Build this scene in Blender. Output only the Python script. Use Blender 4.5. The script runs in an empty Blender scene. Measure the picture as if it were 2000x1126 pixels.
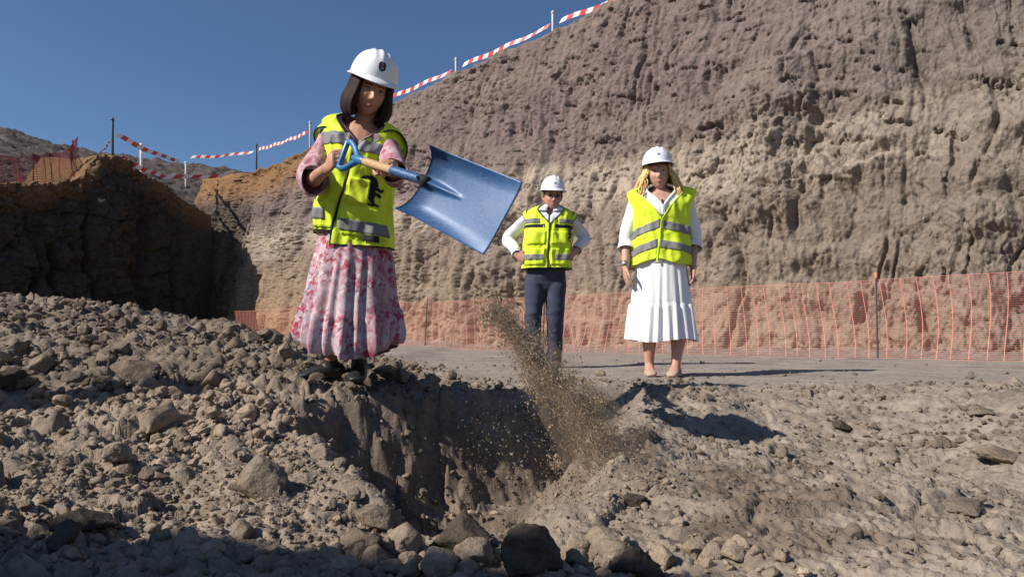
import bpy, bmesh, math, random
import numpy as np
from mathutils import Vector, Matrix

# ------------------------------------------------------------------ camera, sky, sun, exposure
SC = bpy.context.scene
COL = SC.collection
FPX = 1333.0                      # focal length in photograph pixels (24 mm on a 36 mm sensor)
PITCH = math.atan(87.0 / FPX)
CAM = Vector((0.0, 0.0, 0.32))
cam_data = bpy.data.cameras.new('camera')
cam_data.sensor_width = 36.0
cam_data.lens = 24.0
cam_data.clip_start = 0.05
cam_data.clip_end = 600.0
cam = bpy.data.objects.new('camera', cam_data)
cam.location = CAM
cam.rotation_euler = (math.radians(90) + PITCH, 0, 0)
COL.objects.link(cam)
SC.camera = cam

SUN_EL = math.radians(36.5)
SUN_H = Vector((-0.90, -0.43, 0)).normalized()          # horizontal direction towards the sun
SUN_DIR = Vector((SUN_H.x * math.cos(SUN_EL), SUN_H.y * math.cos(SUN_EL), math.sin(SUN_EL)))
world = bpy.data.worlds.new('World')
SC.world = world
world.use_nodes = True
wn = world.node_tree
bg = wn.nodes['Background']
sky = wn.nodes.new('ShaderNodeTexSky')
sky.sky_type = 'NISHITA'
sky.sun_disc = False
sky.sun_elevation = SUN_EL
sky.sun_rotation = math.atan2(SUN_H.x, SUN_H.y)
sky.altitude = 300.0
sky.air_density = 1.0
sky.dust_density = 0.7
sky.ozone_density = 7.0
wn.links.new(sky.outputs[0], bg.inputs[0])
bg.inputs[1].default_value = 0.065

sun_data = bpy.data.lights.new('sun', 'SUN')
sun_data.energy = 4.2
sun_data.angle = math.radians(0.53)
sun_data.color = (1.0, 0.93, 0.83)
sun = bpy.data.objects.new('sun', sun_data)
sun.rotation_euler = SUN_DIR.to_track_quat('Z', 'Y').to_euler()
sun.location = (-20, -8, 16)
COL.objects.link(sun)

SC.view_settings.view_transform = 'Standard'
SC.view_settings.look = 'None'
SC.view_settings.gamma = 1.0
SC.view_settings.exposure = 0.6
SC.view_settings.use_curve_mapping = False
SC.render.engine = 'CYCLES'
SC.cycles.use_denoising = True

# ------------------------------------------------------------------ helpers
RNG = np.random.default_rng(7)
random.seed(7)
CP, SP = math.cos(PITCH), math.sin(PITCH)


def ray(px, py):
    zc = -(py - 563.0) / FPX
    y = CP - SP * zc
    return (px - 1000.0) / FPX / y, (SP + CP * zc) / y      # x and z per metre of depth


def W(px, py, d):
    rx, rz = ray(px, py)
    return Vector((rx * d, d, CAM.z + rz * d))


_perm = np.random.default_rng(11).permutation(256)
_perm = np.concatenate([_perm, _perm, _perm]).astype(np.int64)
_g = np.random.default_rng(12).normal(size=(256, 3))
_g /= np.linalg.norm(_g, axis=1)[:, None]


def perlin(x, y, z):
    x = np.asarray(x, float); y = np.asarray(y, float) + 0 * x; z = np.asarray(z, float) + 0 * x
    xi = np.floor(x).astype(np.int64); yi = np.floor(y).astype(np.int64); zi = np.floor(z).astype(np.int64)
    xf = x - xi; yf = y - yi; zf = z - zi
    xi &= 255; yi &= 255; zi &= 255
    u = xf * xf * xf * (xf * (xf * 6 - 15) + 10)
    v = yf * yf * yf * (yf * (yf * 6 - 15) + 10)
    w = zf * zf * zf * (zf * (zf * 6 - 15) + 10)

    def gr(dx, dy, dz):
        h = _perm[_perm[_perm[(xi + dx) & 255] + ((yi + dy) & 255)] + ((zi + dz) & 255)]
        g = _g[h]
        return g[..., 0] * (xf - dx) + g[..., 1] * (yf - dy) + g[..., 2] * (zf - dz)
    x00 = gr(0, 0, 0) * (1 - u) + gr(1, 0, 0) * u
    x10 = gr(0, 1, 0) * (1 - u) + gr(1, 1, 0) * u
    x01 = gr(0, 0, 1) * (1 - u) + gr(1, 0, 1) * u
    x11 = gr(0, 1, 1) * (1 - u) + gr(1, 1, 1) * u
    y0 = x00 * (1 - v) + x10 * v
    y1 = x01 * (1 - v) + x11 * v
    return (y0 * (1 - w) + y1 * w) * 1.5


def fbm(x, y, z, octaves=4, lac=2.03, gain=0.5):
    a, s = 1.0, 0.0
    for i in range(octaves):
        s = s + a * perlin(x, y, np.asarray(z) + 17.3 * i)
        x = x * lac; y = y * lac; z = z * lac
        a *= gain
    return s


def billow(x, y, z, octaves=3, lac=2.1, gain=0.5):
    a, s = 1.0, 0.0
    for i in range(octaves):
        s = s + a * np.abs(perlin(x, y, np.asarray(z) + 9.7 * i))
        x = x * lac; y = y * lac; z = z * lac
        a *= gain
    return s


_r = np.random.default_rng(15).uniform(-1, 1, size=(5, 256))


def facet(x, y, seed=0, crease=.10):
    """broken-face relief: tilted plates with sharp steps between them, about -1..1"""
    x = np.asarray(x, float); y = np.asarray(y, float) + 0 * x
    xi = np.floor(x).astype(np.int64); yi = np.floor(y).astype(np.int64)
    f1 = np.full(x.shape, 9.0); f2 = np.full(x.shape, 9.0)
    hid = np.zeros(x.shape, np.int64); ddx = np.zeros(x.shape); ddy = np.zeros(x.shape)
    for i in (-1, 0, 1):
        for j in (-1, 0, 1):
            h = _perm[_perm[(xi + i + seed) & 255] + ((yi + j + seed * 3) & 255)]
            dx = x - (xi + i + .5 + .48 * _r[0][h]); dy = y - (yi + j + .5 + .48 * _r[1][h])
            d = dx * dx + dy * dy
            nearer = d < f1
            f2 = np.where(nearer, f1, np.minimum(f2, d))
            hid = np.where(nearer, h, hid); ddx = np.where(nearer, dx, ddx); ddy = np.where(nearer, dy, ddy)
            f1 = np.where(nearer, d, f1)
    e = np.sqrt(f2) - np.sqrt(f1)
    v = .55 * _r[2][hid] + 1.0 * (ddx * _r[3][hid] + ddy * _r[4][hid])
    return v - .5 * np.clip(1 - e / crease, 0, 1)


def sstep(a, b, x):
    t = np.clip((x - a) / (b - a), 0, 1)
    return t * t * (3 - 2 * t)


def np_mesh(name, V, F, smooth=True):
    me = bpy.data.meshes.new(name)
    V = np.ascontiguousarray(V, np.float32); F = np.ascontiguousarray(F, np.int32)
    me.vertices.add(len(V)); me.vertices.foreach_set('co', V.ravel())
    me.loops.add(F.size); me.loops.foreach_set('vertex_index', F.ravel())
    me.polygons.add(len(F)); me.polygons.foreach_set('loop_start', np.arange(0, F.size, F.shape[1], dtype=np.int32))
    me.update(calc_edges=True)
    me.polygons.foreach_set('use_smooth', np.full(len(F), smooth))
    return me


def grid_faces(nr, nc, wrap=False):
    r = np.arange(nr - 1)[:, None]; c = np.arange(nc if wrap else nc - 1)[None, :]
    c1 = (c + 1) % nc
    return np.stack([r * nc + c, r * nc + c1, (r + 1) * nc + c1, (r + 1) * nc + c], -1).reshape(-1, 4)


def link(name, me, mats=(), parent=None, loc=None):
    o = bpy.data.objects.new(name, me)
    COL.objects.link(o)
    if me is not None:
        for m in mats:
            if m.name not in [s.name for s in me.materials if s]:
                me.materials.append(m)
    if parent is not None:
        o.parent = parent
    if loc is not None:
        o.location = loc
    return o


def tag(o, label=None, cat=None, group=None, kind=None):
    if label: o['label'] = label
    if cat: o['category'] = cat
    if group: o['group'] = group
    if kind: o['kind'] = kind
    return o


def lin(h):
    h = h.lstrip('#')
    c = [int(h[i:i + 2], 16) / 255 for i in (0, 2, 4)]
    return tuple((v / 12.92 if v <= 0.04045 else ((v + 0.055) / 1.055) ** 2.4) for v in c) + (1,)


class NT:
    """small material builder"""
    def __init__(self, name, rough=0.9, spec=0.2):
        self.m = bpy.data.materials.new(name); self.m.use_nodes = True
        self.t = self.m.node_tree; self.b = self.t.nodes['Principled BSDF']
        self.b.inputs['Roughness'].default_value = rough
        self.b.inputs['Specular IOR Level'].default_value = spec
        self.co = self.t.nodes.new('ShaderNodeTexCoord').outputs['Object']

    def n(self, typ, **kw):
        nd = self.t.nodes.new(typ)
        for k, v in kw.items():
            setattr(nd, k, v)
        return nd

    def put(self, sock, v):
        if hasattr(v, 'is_output') or isinstance(v, bpy.types.NodeSocket):
            self.t.links.new(v, sock)
        else:
            sock.default_value = v

    def noise(self, scale, detail=5, rough=0.55, vec=None, dist=0.0, stretch=None):
        v = vec or self.co
        if stretch:
            mp = self.n('ShaderNodeMapping'); mp.inputs['Scale'].default_value = stretch
            self.t.links.new(v, mp.inputs['Vector']); v = mp.outputs[0]
        nd = self.n('ShaderNodeTexNoise')
        self.t.links.new(v, nd.inputs['Vector'])
        nd.inputs['Scale'].default_value = scale; nd.inputs['Detail'].default_value = detail
        nd.inputs['Roughness'].default_value = rough; nd.inputs['Distortion'].default_value = dist
        return nd.outputs['Fac']

    def voro(self, scale, feature='F1', out='Distance', vec=None):
        nd = self.n('ShaderNodeTexVoronoi', feature=feature)
        self.t.links.new(vec or self.co, nd.inputs['Vector'])
        nd.inputs['Scale'].default_value = scale
        return nd.outputs[out]

    def ramp(self, fac, stops, interp='LINEAR'):
        nd = self.n('ShaderNodeValToRGB'); cr = nd.color_ramp; cr.interpolation = interp
        while len(cr.elements) < len(stops):
            cr.elements.new(0.5)
        for e, (p, c) in zip(cr.elements, stops):
            e.position = p; e.color = c if len(c) == 4 else tuple(c) + (1,)
        self.t.links.new(fac, nd.inputs[0])
        return nd.outputs[0]

    def mix(self, fac, a, b, blend='MIX'):
        nd = self.n('ShaderNodeMix', data_type='RGBA', blend_type=blend)
        self.put(nd.inputs[0], fac); self.put(nd.inputs[6], a); self.put(nd.inputs[7], b)
        return nd.outputs[2]

    def math(self, op, a, b=0.0, c=0.0, clamp=False):
        nd = self.n('ShaderNodeMath', operation=op, use_clamp=clamp)
        self.put(nd.inputs[0], a); self.put(nd.inputs[1], b)
        if op in ('MULTIPLY_ADD', 'SMOOTH_MIN'): self.put(nd.inputs[2], c)
        return nd.outputs[0]

    def attr(self, name):
        nd = self.n('ShaderNodeAttribute', attribute_name=name)
        return nd.outputs['Fac']

    def bump(self, h, strength=0.5, dist=0.01, prev=None):
        nd = self.n('ShaderNodeBump'); nd.inputs['Strength'].default_value = strength
        nd.inputs['Distance'].default_value = dist
        self.t.links.new(h, nd.inputs['Height'])
        if prev is not None: self.t.links.new(prev, nd.inputs['Normal'])
        return nd.outputs[0]

    def done(self, color=None, normal=None, rough=None):
        if color is not None: self.put(self.b.inputs['Base Color'], color)
        if normal is not None: self.t.links.new(normal, self.b.inputs['Normal'])
        if rough is not None: self.put(self.b.inputs['Roughness'], rough)
        return self.m


def plain(name, col, rough=0.6, spec=0.3, metal=0.0, bump=None, var=0.12, vscale=30):
    k = NT(name, rough, spec)
    k.b.inputs['Metallic'].default_value = metal
    c = col if not isinstance(col, str) else lin(col)
    dark = tuple(v * (1 - var) for v in c[:3]) + (1,)
    light = tuple(min(1, v * (1 + var)) for v in c[:3]) + (1,)
    f = k.noise(vscale, 4)
    cc = k.ramp(f, [(0.3, dark), (0.7, light)])
    nm = k.bump(k.noise(bump[0], 3), bump[1], bump[2]) if bump else None
    return k.done(cc, nm)


# ------------------------------------------------------------------ terrain materials
def cliff_material():
    k = NT('cliff_earth', 0.95, 0.1)
    s, h, d = k.attr('along'), k.attr('height'), k.attr('depth_below_rim')
    big = k.noise(0.35, 4); mid = k.noise(1.6, 6, 0.6); fine = k.noise(9, 6, 0.65)
    # elevation of the strata boundaries bends with the noise
    hh = k.math('ADD', h, k.math('MULTIPLY_ADD', big, 1.2, -.6))
    hh = k.math('ADD', hh, k.math('MULTIPLY_ADD', mid, 0.5, -0.25))
    tilt = k.math('MULTIPLY', s, 0.01)
    hh = k.math('ADD', hh, tilt)
    hn = k.math('DIVIDE', hh, 9.0, clamp=True)
    strata = k.ramp(hn, [(0.0, (.235, .180, .130)), (0.10, (.225, .174, .128)), (0.20, (.205, .160, .124)),
                         (0.31, (.200, .158, .127)), (0.345, (.320, .266, .214)), (0.410, (.310, .256, .206)), (0.45, (.158, .122, .112)),
                         (0.62, (.138, .106, .100)), (0.80, (.142, .112, .102)), (1.0, (.130, .105, .095))])
    strata = k.mix(k.math('MULTIPLY', k.ramp(mid, [(0.45, (0, 0, 0)), (0.65, (1, 1, 1))]), .6), strata, (.150, .118, .106, 1))
    grey = k.ramp(k.noise(0.5, 5, 0.6, stretch=(1, 1, 2.4)), [(0.45, (0, 0, 0)), (0.65, (1, 1, 1))])
    strata = k.mix(k.math('MULTIPLY', grey, 0.35), strata, (.215, .180, .150, 1))
    # ochre band at the foot towards the far end, greyer towards the near end
    far = k.ramp(k.math('DIVIDE', s, 24.0, clamp=True), [(0.42, (0, 0, 0)), (0.8, (1, 1, 1))])
    low = k.ramp(k.math('DIVIDE', hh, 4.5, clamp=True), [(0.25, (1, 1, 1)), (0.75, (0, 0, 0))])
    strata = k.mix(k.math('MULTIPLY', k.math('MULTIPLY', far, low), 0.75), strata, (.245, .168, .095, 1))
    near = k.ramp(k.math('DIVIDE', s, 24.0, clamp=True), [(0.0, (1, 1, 1)), (0.24, (0, 0, 0))])
    strata = k.mix(k.math('MULTIPLY', near, 0.55), strata, (.142, .128, .112, 1))
    # orange-brown topsoil under the rim, only towards the corner and beyond
    dd = k.math('ADD', d, k.math('MULTIPLY_ADD', mid, 1.0, -0.5))
    top = k.ramp(k.math('DIVIDE', dd, 2.4, clamp=True), [(0.28, (1, 1, 1)), (0.62, (0, 0, 0))])
    farc = k.ramp(k.math('DIVIDE', s, 24.0, clamp=True), [(0.55, (0, 0, 0)), (0.8, (1, 1, 1))])
    strata = k.mix(k.math('MULTIPLY', k.math('MULTIPLY', top, farc), 0.85), strata, (.200, .112, .050, 1))
    sp = k.ramp(fine, [(0.30, (.86, .85, .84)), (0.55, (1.20, 1.185, 1.17)), (0.78, (1.50, 1.48, 1.45))])
    col = k.mix(1.0, strata, sp, 'MULTIPLY')
    pale = k.ramp(k.voro(7.0), [(0.02, (1, 1, 1)), (0.10, (0, 0, 0))])
    col = k.mix(k.math('MULTIPLY', pale, 0.35), col, (.30, .27, .24, 1))
    col = k.mix(k.attr('painted_shade'), col, k.mix(1.0, (.060, .048, .041, 1), sp, 'MULTIPLY'))  # shade on the banks, mixed into the earth colour
    nm = k.bump(fine, 0.7, 0.05)
    nm = k.bump(k.noise(30, 4, 0.6), 0.6, 0.03, nm)
    return k.done(col, nm)


def ground_material():
    k = NT('dug_ground', 0.95, 0.1)
    lump = k.noise(5, 6, 0.62); fine = k.noise(38, 5, 0.65); big = k.noise(0.9, 4)
    base = k.ramp(lump, [(0.25, (.178, .144, .115)), (0.5, (.262, .218, .179)), (0.78, (.335, .284, .238))])
    fl = k.attr('floor_share')
    fcol = k.ramp(k.noise(2.2, 6, 0.6), [(0.3, (.225, .192, .166)), (0.55, (.305, .263, .230)), (0.8, (.35, .306, .27))])
    col = k.mix(fl, base, fcol)
    ru = k.attr('rubble_share')
    rcol = k.ramp(lump, [(0.25, (.125, .098, .076)), (0.5, (.195, .156, .123)), (0.78, (.265, .216, .173))])
    nr_ = k.attr('near_share')
    rcol = k.mix(nr_, rcol, k.ramp(lump, [(0.25, (.160, .126, .096)), (0.5, (.255, .205, .160)), (0.78, (.34, .278, .222))]))
    col = k.mix(ru, col, rcol)
    damp_dark = k.ramp(k.noise(1.5, 5, 0.6, dist=0.4), [(0.58, (0, 0, 0)), (0.70, (1, 1, 1))])
    col = k.mix(k.math('MULTIPLY', damp_dark, 0.6), col, (.090, .074, .062, 1))
    da = k.attr('damp_shade_share')  # darker earth in stains, in the pit and as a painted cast shadow
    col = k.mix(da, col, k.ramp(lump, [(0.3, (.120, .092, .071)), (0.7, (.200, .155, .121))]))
    sp = k.ramp(fine, [(0.3, (.7, .7, .7)), (0.55, (1, 1, 1)), (0.8, (1.22, 1.2, 1.18))])
    col = k.mix(1.0, col, sp, 'MULTIPLY')
    nm = k.bump(fine, 0.7, 0.012)
    nm = k.bump(k.noise(130, 4, 0.6), 0.6, 0.004, nm)
    return k.done(col, nm)


def clod_material(name, dark, light, per_object=True):
    k = NT(name, 0.95, 0.1)
    geo = k.n('ShaderNodeNewGeometry')
    pos = geo.outputs['Position']
    lump = k.noise(14, 6, 0.62, vec=pos); fine = k.noise(80, 5, 0.65, vec=pos)
    c = k.ramp(lump, [(0.28, dark), (0.72, light)])
    c = k.mix(1.0, c, k.ramp(k.noise(1.3, 3, vec=pos), [(0.3, (.72, .72, .72)), (0.7, (1.15, 1.13, 1.1))]), 'MULTIPLY')
    if per_object:
        oi = k.n('ShaderNodeObjectInfo')
        c = k.mix(1.0, c, k.ramp(oi.outputs['Random'], [(0, (.84, .83, .81)), (0.6, (1.04, 1.02, 1.0)), (1, (1.25, 1.21, 1.15))]), 'MULTIPLY')
    else:
        isl = geo.outputs['Random Per Island']
        c = k.mix(1.0, c, k.ramp(isl, [(0, (.84, .83, .81)), (0.6, (1.04, 1.02, 1.0)), (1, (1.25, 1.21, 1.15))]), 'MULTIPLY')
    sp = k.ramp(fine, [(0.3, (.72, .72, .72)), (0.7, (1.15, 1.15, 1.15))])
    c = k.mix(1.0, c, sp, 'MULTIPLY')
    nm = k.bump(k.noise(45, 5, 0.65, vec=pos), 0.8, 0.012)
    nm = k.bump(k.noise(160, 4, 0.6, vec=pos), 0.6, 0.004, nm)
    return k.done(c, nm)


M_CLIFF = cliff_material()
M_GROUND = ground_material()
M_CLOD = clod_material('clod_earth', (.125, .099, .077), (.255, .208, .167))
M_CLODN = clod_material('dry_clod_earth', (.175, .138, .106), (.375, .307, .246))
M_CLODNS = clod_material('small_dry_clod_earth', (.180, .142, .110), (.385, .315, .252), False)
M_CLODS = clod_material('small_clod_earth', (.125, .099, .077), (.255, .208, .167), False)
M_PALE = clod_material('pale_clod_earth', (.16, .13, .105), (.30, .25, .205))
M_PALES = clod_material('small_pale_clod_earth', (.15, .122, .098), (.27, .225, .182), False)
M_DARKCLOD = clod_material('dark_clod_earth', (.050, .041, .034), (.115, .095, .078))

# ------------------------------------------------------------------ ground
PIT = np.array([(-1.12, 2.98), (-.92, 2.68), (-.68, 2.2), (-.46, 1.58), (-.24, 1.28), (.0, 1.17), (.13, 1.20), (.26, 1.6),
                (.34, 2.1), (.50, 2.7), (.66, 3.3), (.78, 3.9), (.74, 4.42), (.25, 4.18), (-.42, 3.62)])
PIT_W = np.array([.30, .30, .26, .24, .26, .3, .5, .6, .6, .6, .6, .55, .52, .42, .34])


def pit_depth(x, y):
    inside = np.zeros(x.shape, bool)
    val = np.full(x.shape, 9.0)
    n = len(PIT)
    for i in range(n):
        ax, ay = PIT[i]; bx, by = PIT[(i + 1) % n]
        cond = ((ay > y) != (by > y)) & (x < (bx - ax) * (y - ay) / (by - ay + 1e-9) + ax)
        inside ^= cond
        t = np.clip(((x - ax) * (bx - ax) + (y - ay) * (by - ay)) / ((bx - ax) ** 2 + (by - ay) ** 2), 0, 1)
        dd = np.hypot(x - ax - t * (bx - ax), y - ay - t * (by - ay))
        val = np.minimum(val, dd / PIT_W[i])
    return np.where(inside, val, -val)


MX = [-9, -7, -4.9, -3.4, -2.5, -1.9, -1.4, -.9, -.3, 1]
MH = [1.10, .86, .62, .47, .33, .22, .12, .03, 0, 0]
MY = [8, 7.3, 6.4, 5.9, 5.6, 5.2, 4.9, 4.6, 4.4, 4.4]


def ground_height(x, y, detail=True):
    """height, rubble share, floor share, damp and painted shade share"""
    x = np.asarray(x, float); y = np.asarray(y, float)
    wx = x + .10 * perlin(x * 2.3, y * 2.3, 3.1) + .035 * perlin(x * 8, y * 8, 4.1)
    wy = y + .10 * perlin(x * 2.3, y * 2.3, 7.7) + .035 * perlin(x * 8, y * 8, 8.2)
    hc = np.interp(wx, MX, MH); yc = np.interp(wx, MX, MY)
    t = np.clip((wy - 3.45) / (yc - 3.45), 0, 1)
    back = 1 - sstep(0, 2.6, wy - yc)
    mound = hc * (t ** .85) * back
    rub = sstep(.55, -.55, wx + .32 * (np.maximum(wy, 2.3) - 3.2)) * sstep(8.8, 7.2, wy)
    rub = np.maximum(rub, sstep(.25, -.35, wx + .15) * sstep(2.9, 2.2, wy))
    rub = np.maximum(rub, sstep(1.28, 1.08, wy) * sstep(.50, .25, wx))
    rub = np.maximum(rub, sstep(9.2, 9.6, wy + .84 * (wx - 6.5)) * 0)
    z = mound
    z = z + .075 * np.exp(-((wx + 1.0) / .55) ** 2 - ((wy - 3.45) / .42) ** 2)      # where she stands
    terrace = sstep(3.2, 3.34, wy) * sstep(-.9, -1.5, wx)
    z = z + .06 * terrace
    z = z + .03 * np.exp(-((wx + .50 + .55 * (wy - 2)) / .30) ** 2) * sstep(3.1, 2.6, wy) * sstep(1.2, 1.5, wy)   # spoil along the left lip
    z = z - .16 * np.exp(-((wx - 1.25) / .85) ** 2 - ((wy - 2.5) / .95) ** 2)       # dip right of the hole
    z = z + .10 * sstep(1.2, 2.6, wx) * sstep(4.2, 2.2, wy)
    z = z - .035 * np.exp(-((wx + .15) / .45) ** 2 - ((wy - 1.22) / .22) ** 2)
    z = z + 3.35 * np.clip(1 - np.hypot(x + 3.80, y + 1.0) / (2.95 + .25 * perlin(x * .9, y * .9, 66.0)), 0, 1) ** 1.08     # unseen heap added behind the camera to shade the bottom foreground
    pv = pit_depth(wx, wy)
    dep = sstep(0, 1, pv)
    z = z - .52 * dep
    wall_d = (x - 6.57) * .645 + (y - 8.67) * .764
    floor = sstep(3.85, 4.6, wy + .25 * perlin(x * 1.5, y * 1.5, 2.2)) * (1 - rub)
    if detail:
        lum = billow(x * 4.3, y * 4.3, 1.5, 3) - .35
        cr = fbm(x * 17, y * 17, 5.2, 3)
        fi = fbm(x * 60, y * 60, 9.2, 2)
        flat = np.clip(floor, 0, 1)
        calm = 1 - .6 * sstep(-3.0, -.3, pv) * sstep(2.0, 1.5, wy)
        z = z + rub * calm * (.060 * lum + .040 * facet(wx * 5.5, wy * 5.5, 3) + .020 * facet(x * 13 + .3 * cr, y * 13, 5) + .010 * facet(x * 30 + .3 * fi, y * 30, 7) + .012 * cr + .004 * fi)
        other = (1 - rub) * (1 - flat)
        crust = perlin(x * 3.1 + .4 * y, y * 5.2, 6.6)
        step = sstep(.0, .06, crust) * .022 + sstep(.22, .27, crust) * .016
        z = z + other * (.022 * (billow(x * 2.6, y * 3.2, 3.5, 2) - .35) + .7 * step + .016 * facet(wx * 4.2, wy * 4.2, 11) + .010 * facet(x * 13 + .3 * cr, y * 13, 13) + .007 * facet(x * 31 + .3 * fi, y * 27, 17) + .007 * cr + .003 * fi)
        z = z + flat * (.012 * fbm(x * 1.2, y * 1.2, .5, 3) + .004 * cr + .0015 * fi)
        # debris at the foot of the cut bank
        z = z + sstep(-.7, .2, wall_d) * (.08 + .10 * lum) * (wall_d < 3)
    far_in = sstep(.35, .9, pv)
    damp_dark = np.clip(sstep(-.02, .35, pv) * .8 * sstep(.7, .25, wx - .12 * wy + .25), 0, 1)  # darker tone inside the pit, fading out towards its right side
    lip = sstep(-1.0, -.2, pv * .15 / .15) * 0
    damp_dark = np.maximum(damp_dark, .8 * np.exp(-((wx - .88) / .30) ** 2 - ((wy - 4.15) / .22) ** 2))  # digging woman's cast shadow, painted into the ground as a dark spot
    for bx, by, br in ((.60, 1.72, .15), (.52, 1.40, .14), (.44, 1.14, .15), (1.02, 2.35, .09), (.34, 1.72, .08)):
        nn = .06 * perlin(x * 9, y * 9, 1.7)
        damp_dark = np.maximum(damp_dark, .95 * sstep(br + .05, br - .04, np.hypot(x - bx, y - by) + nn))
    return z, rub, floor, damp_dark


def build_ground():
    ang = np.concatenate([np.radians(np.linspace(-180, -48, 50)[:-1]), np.radians(np.linspace(-48, 48, 640)), np.radians(np.linspace(48, 180, 50)[1:-1])])
    rad = np.concatenate([np.geomspace(.12, .85, 26)[:-1], np.geomspace(.85, 7.5, 560)[:-1], np.geomspace(7.5, 60, 110)])
    A, R = np.meshgrid(ang, rad)
    x = R * np.sin(A); y = R * np.cos(A)
    z, rub, fl, damp_dark = ground_height(x, y)
    beyond = sstep(16, 26, R)
    z = z * (1 - beyond)
    V = np.stack([x, y, z], -1).reshape(-1, 3)
    nr, nc = x.shape
    F = grid_faces(nr, nc, True)[:, ::-1]
    V = np.concatenate([V, [[0, 0, float(z[0].mean())]]])
    me = np_mesh('ground', V, F)
    for nm, a in (('rubble_share', rub), ('floor_share', fl), ('damp_shade_share', damp_dark), ('near_share', sstep(3.5, 3.15, y) * np.ones_like(x))):
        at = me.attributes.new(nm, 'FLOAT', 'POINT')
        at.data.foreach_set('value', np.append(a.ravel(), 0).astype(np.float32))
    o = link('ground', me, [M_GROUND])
    tag(o, kind='structure', label='dug earth ground with a pit, rubble banks and a flat floor')


build_ground()


def gz(x, y):
    return float(ground_height(np.array([x]), np.array([y]))[0][0])


def hit(px, py, dmax=12.0):
    """first point of the ground seen at a picture position"""
    rx, rz = ray(px, py)
    d = np.geomspace(.7, dmax, 900)
    g = ground_height(rx * d, d)[0]
    below = np.nonzero(CAM.z + rz * d < g)[0]
    i = below[0] if len(below) else len(d) - 1
    return Vector((rx * d[i], d[i], g[i]))


# ------------------------------------------------------------------ cut earth banks round the site
A0 = np.array([5.8, 7.75])                     # start of the safety net
DR = np.array([-.764, .645]); NO = np.array([.645, .764])
B0 = A0 + 1.25 * NO
CORNER = np.array([-10.3, 22.9])
S_CORNER = float((CORNER - B0) @ DR)
BAT = .20


def rim_from_pixel(px, py):
    rx, rz = ray(px, py)
    d = (B0 @ NO + BAT * CAM.z) / (rx * NO[0] + NO[1] - BAT * rz)
    p = np.array([rx * d, d])
    return float((p - B0) @ DR), CAM.z + rz * d


RIM = [rim_from_pixel(*p) for p in ((2300, -430), (1900, -330), (1600, -190), (1400, -95), (1205, 0), (1080, 60), (985, 98), (885, 146), (760, 207), (680, 248), (600, 288), (540, 318), (480, 338), (435, 347), (385, 350), (340, 346), (300, 344))]
RIM.sort()


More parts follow.
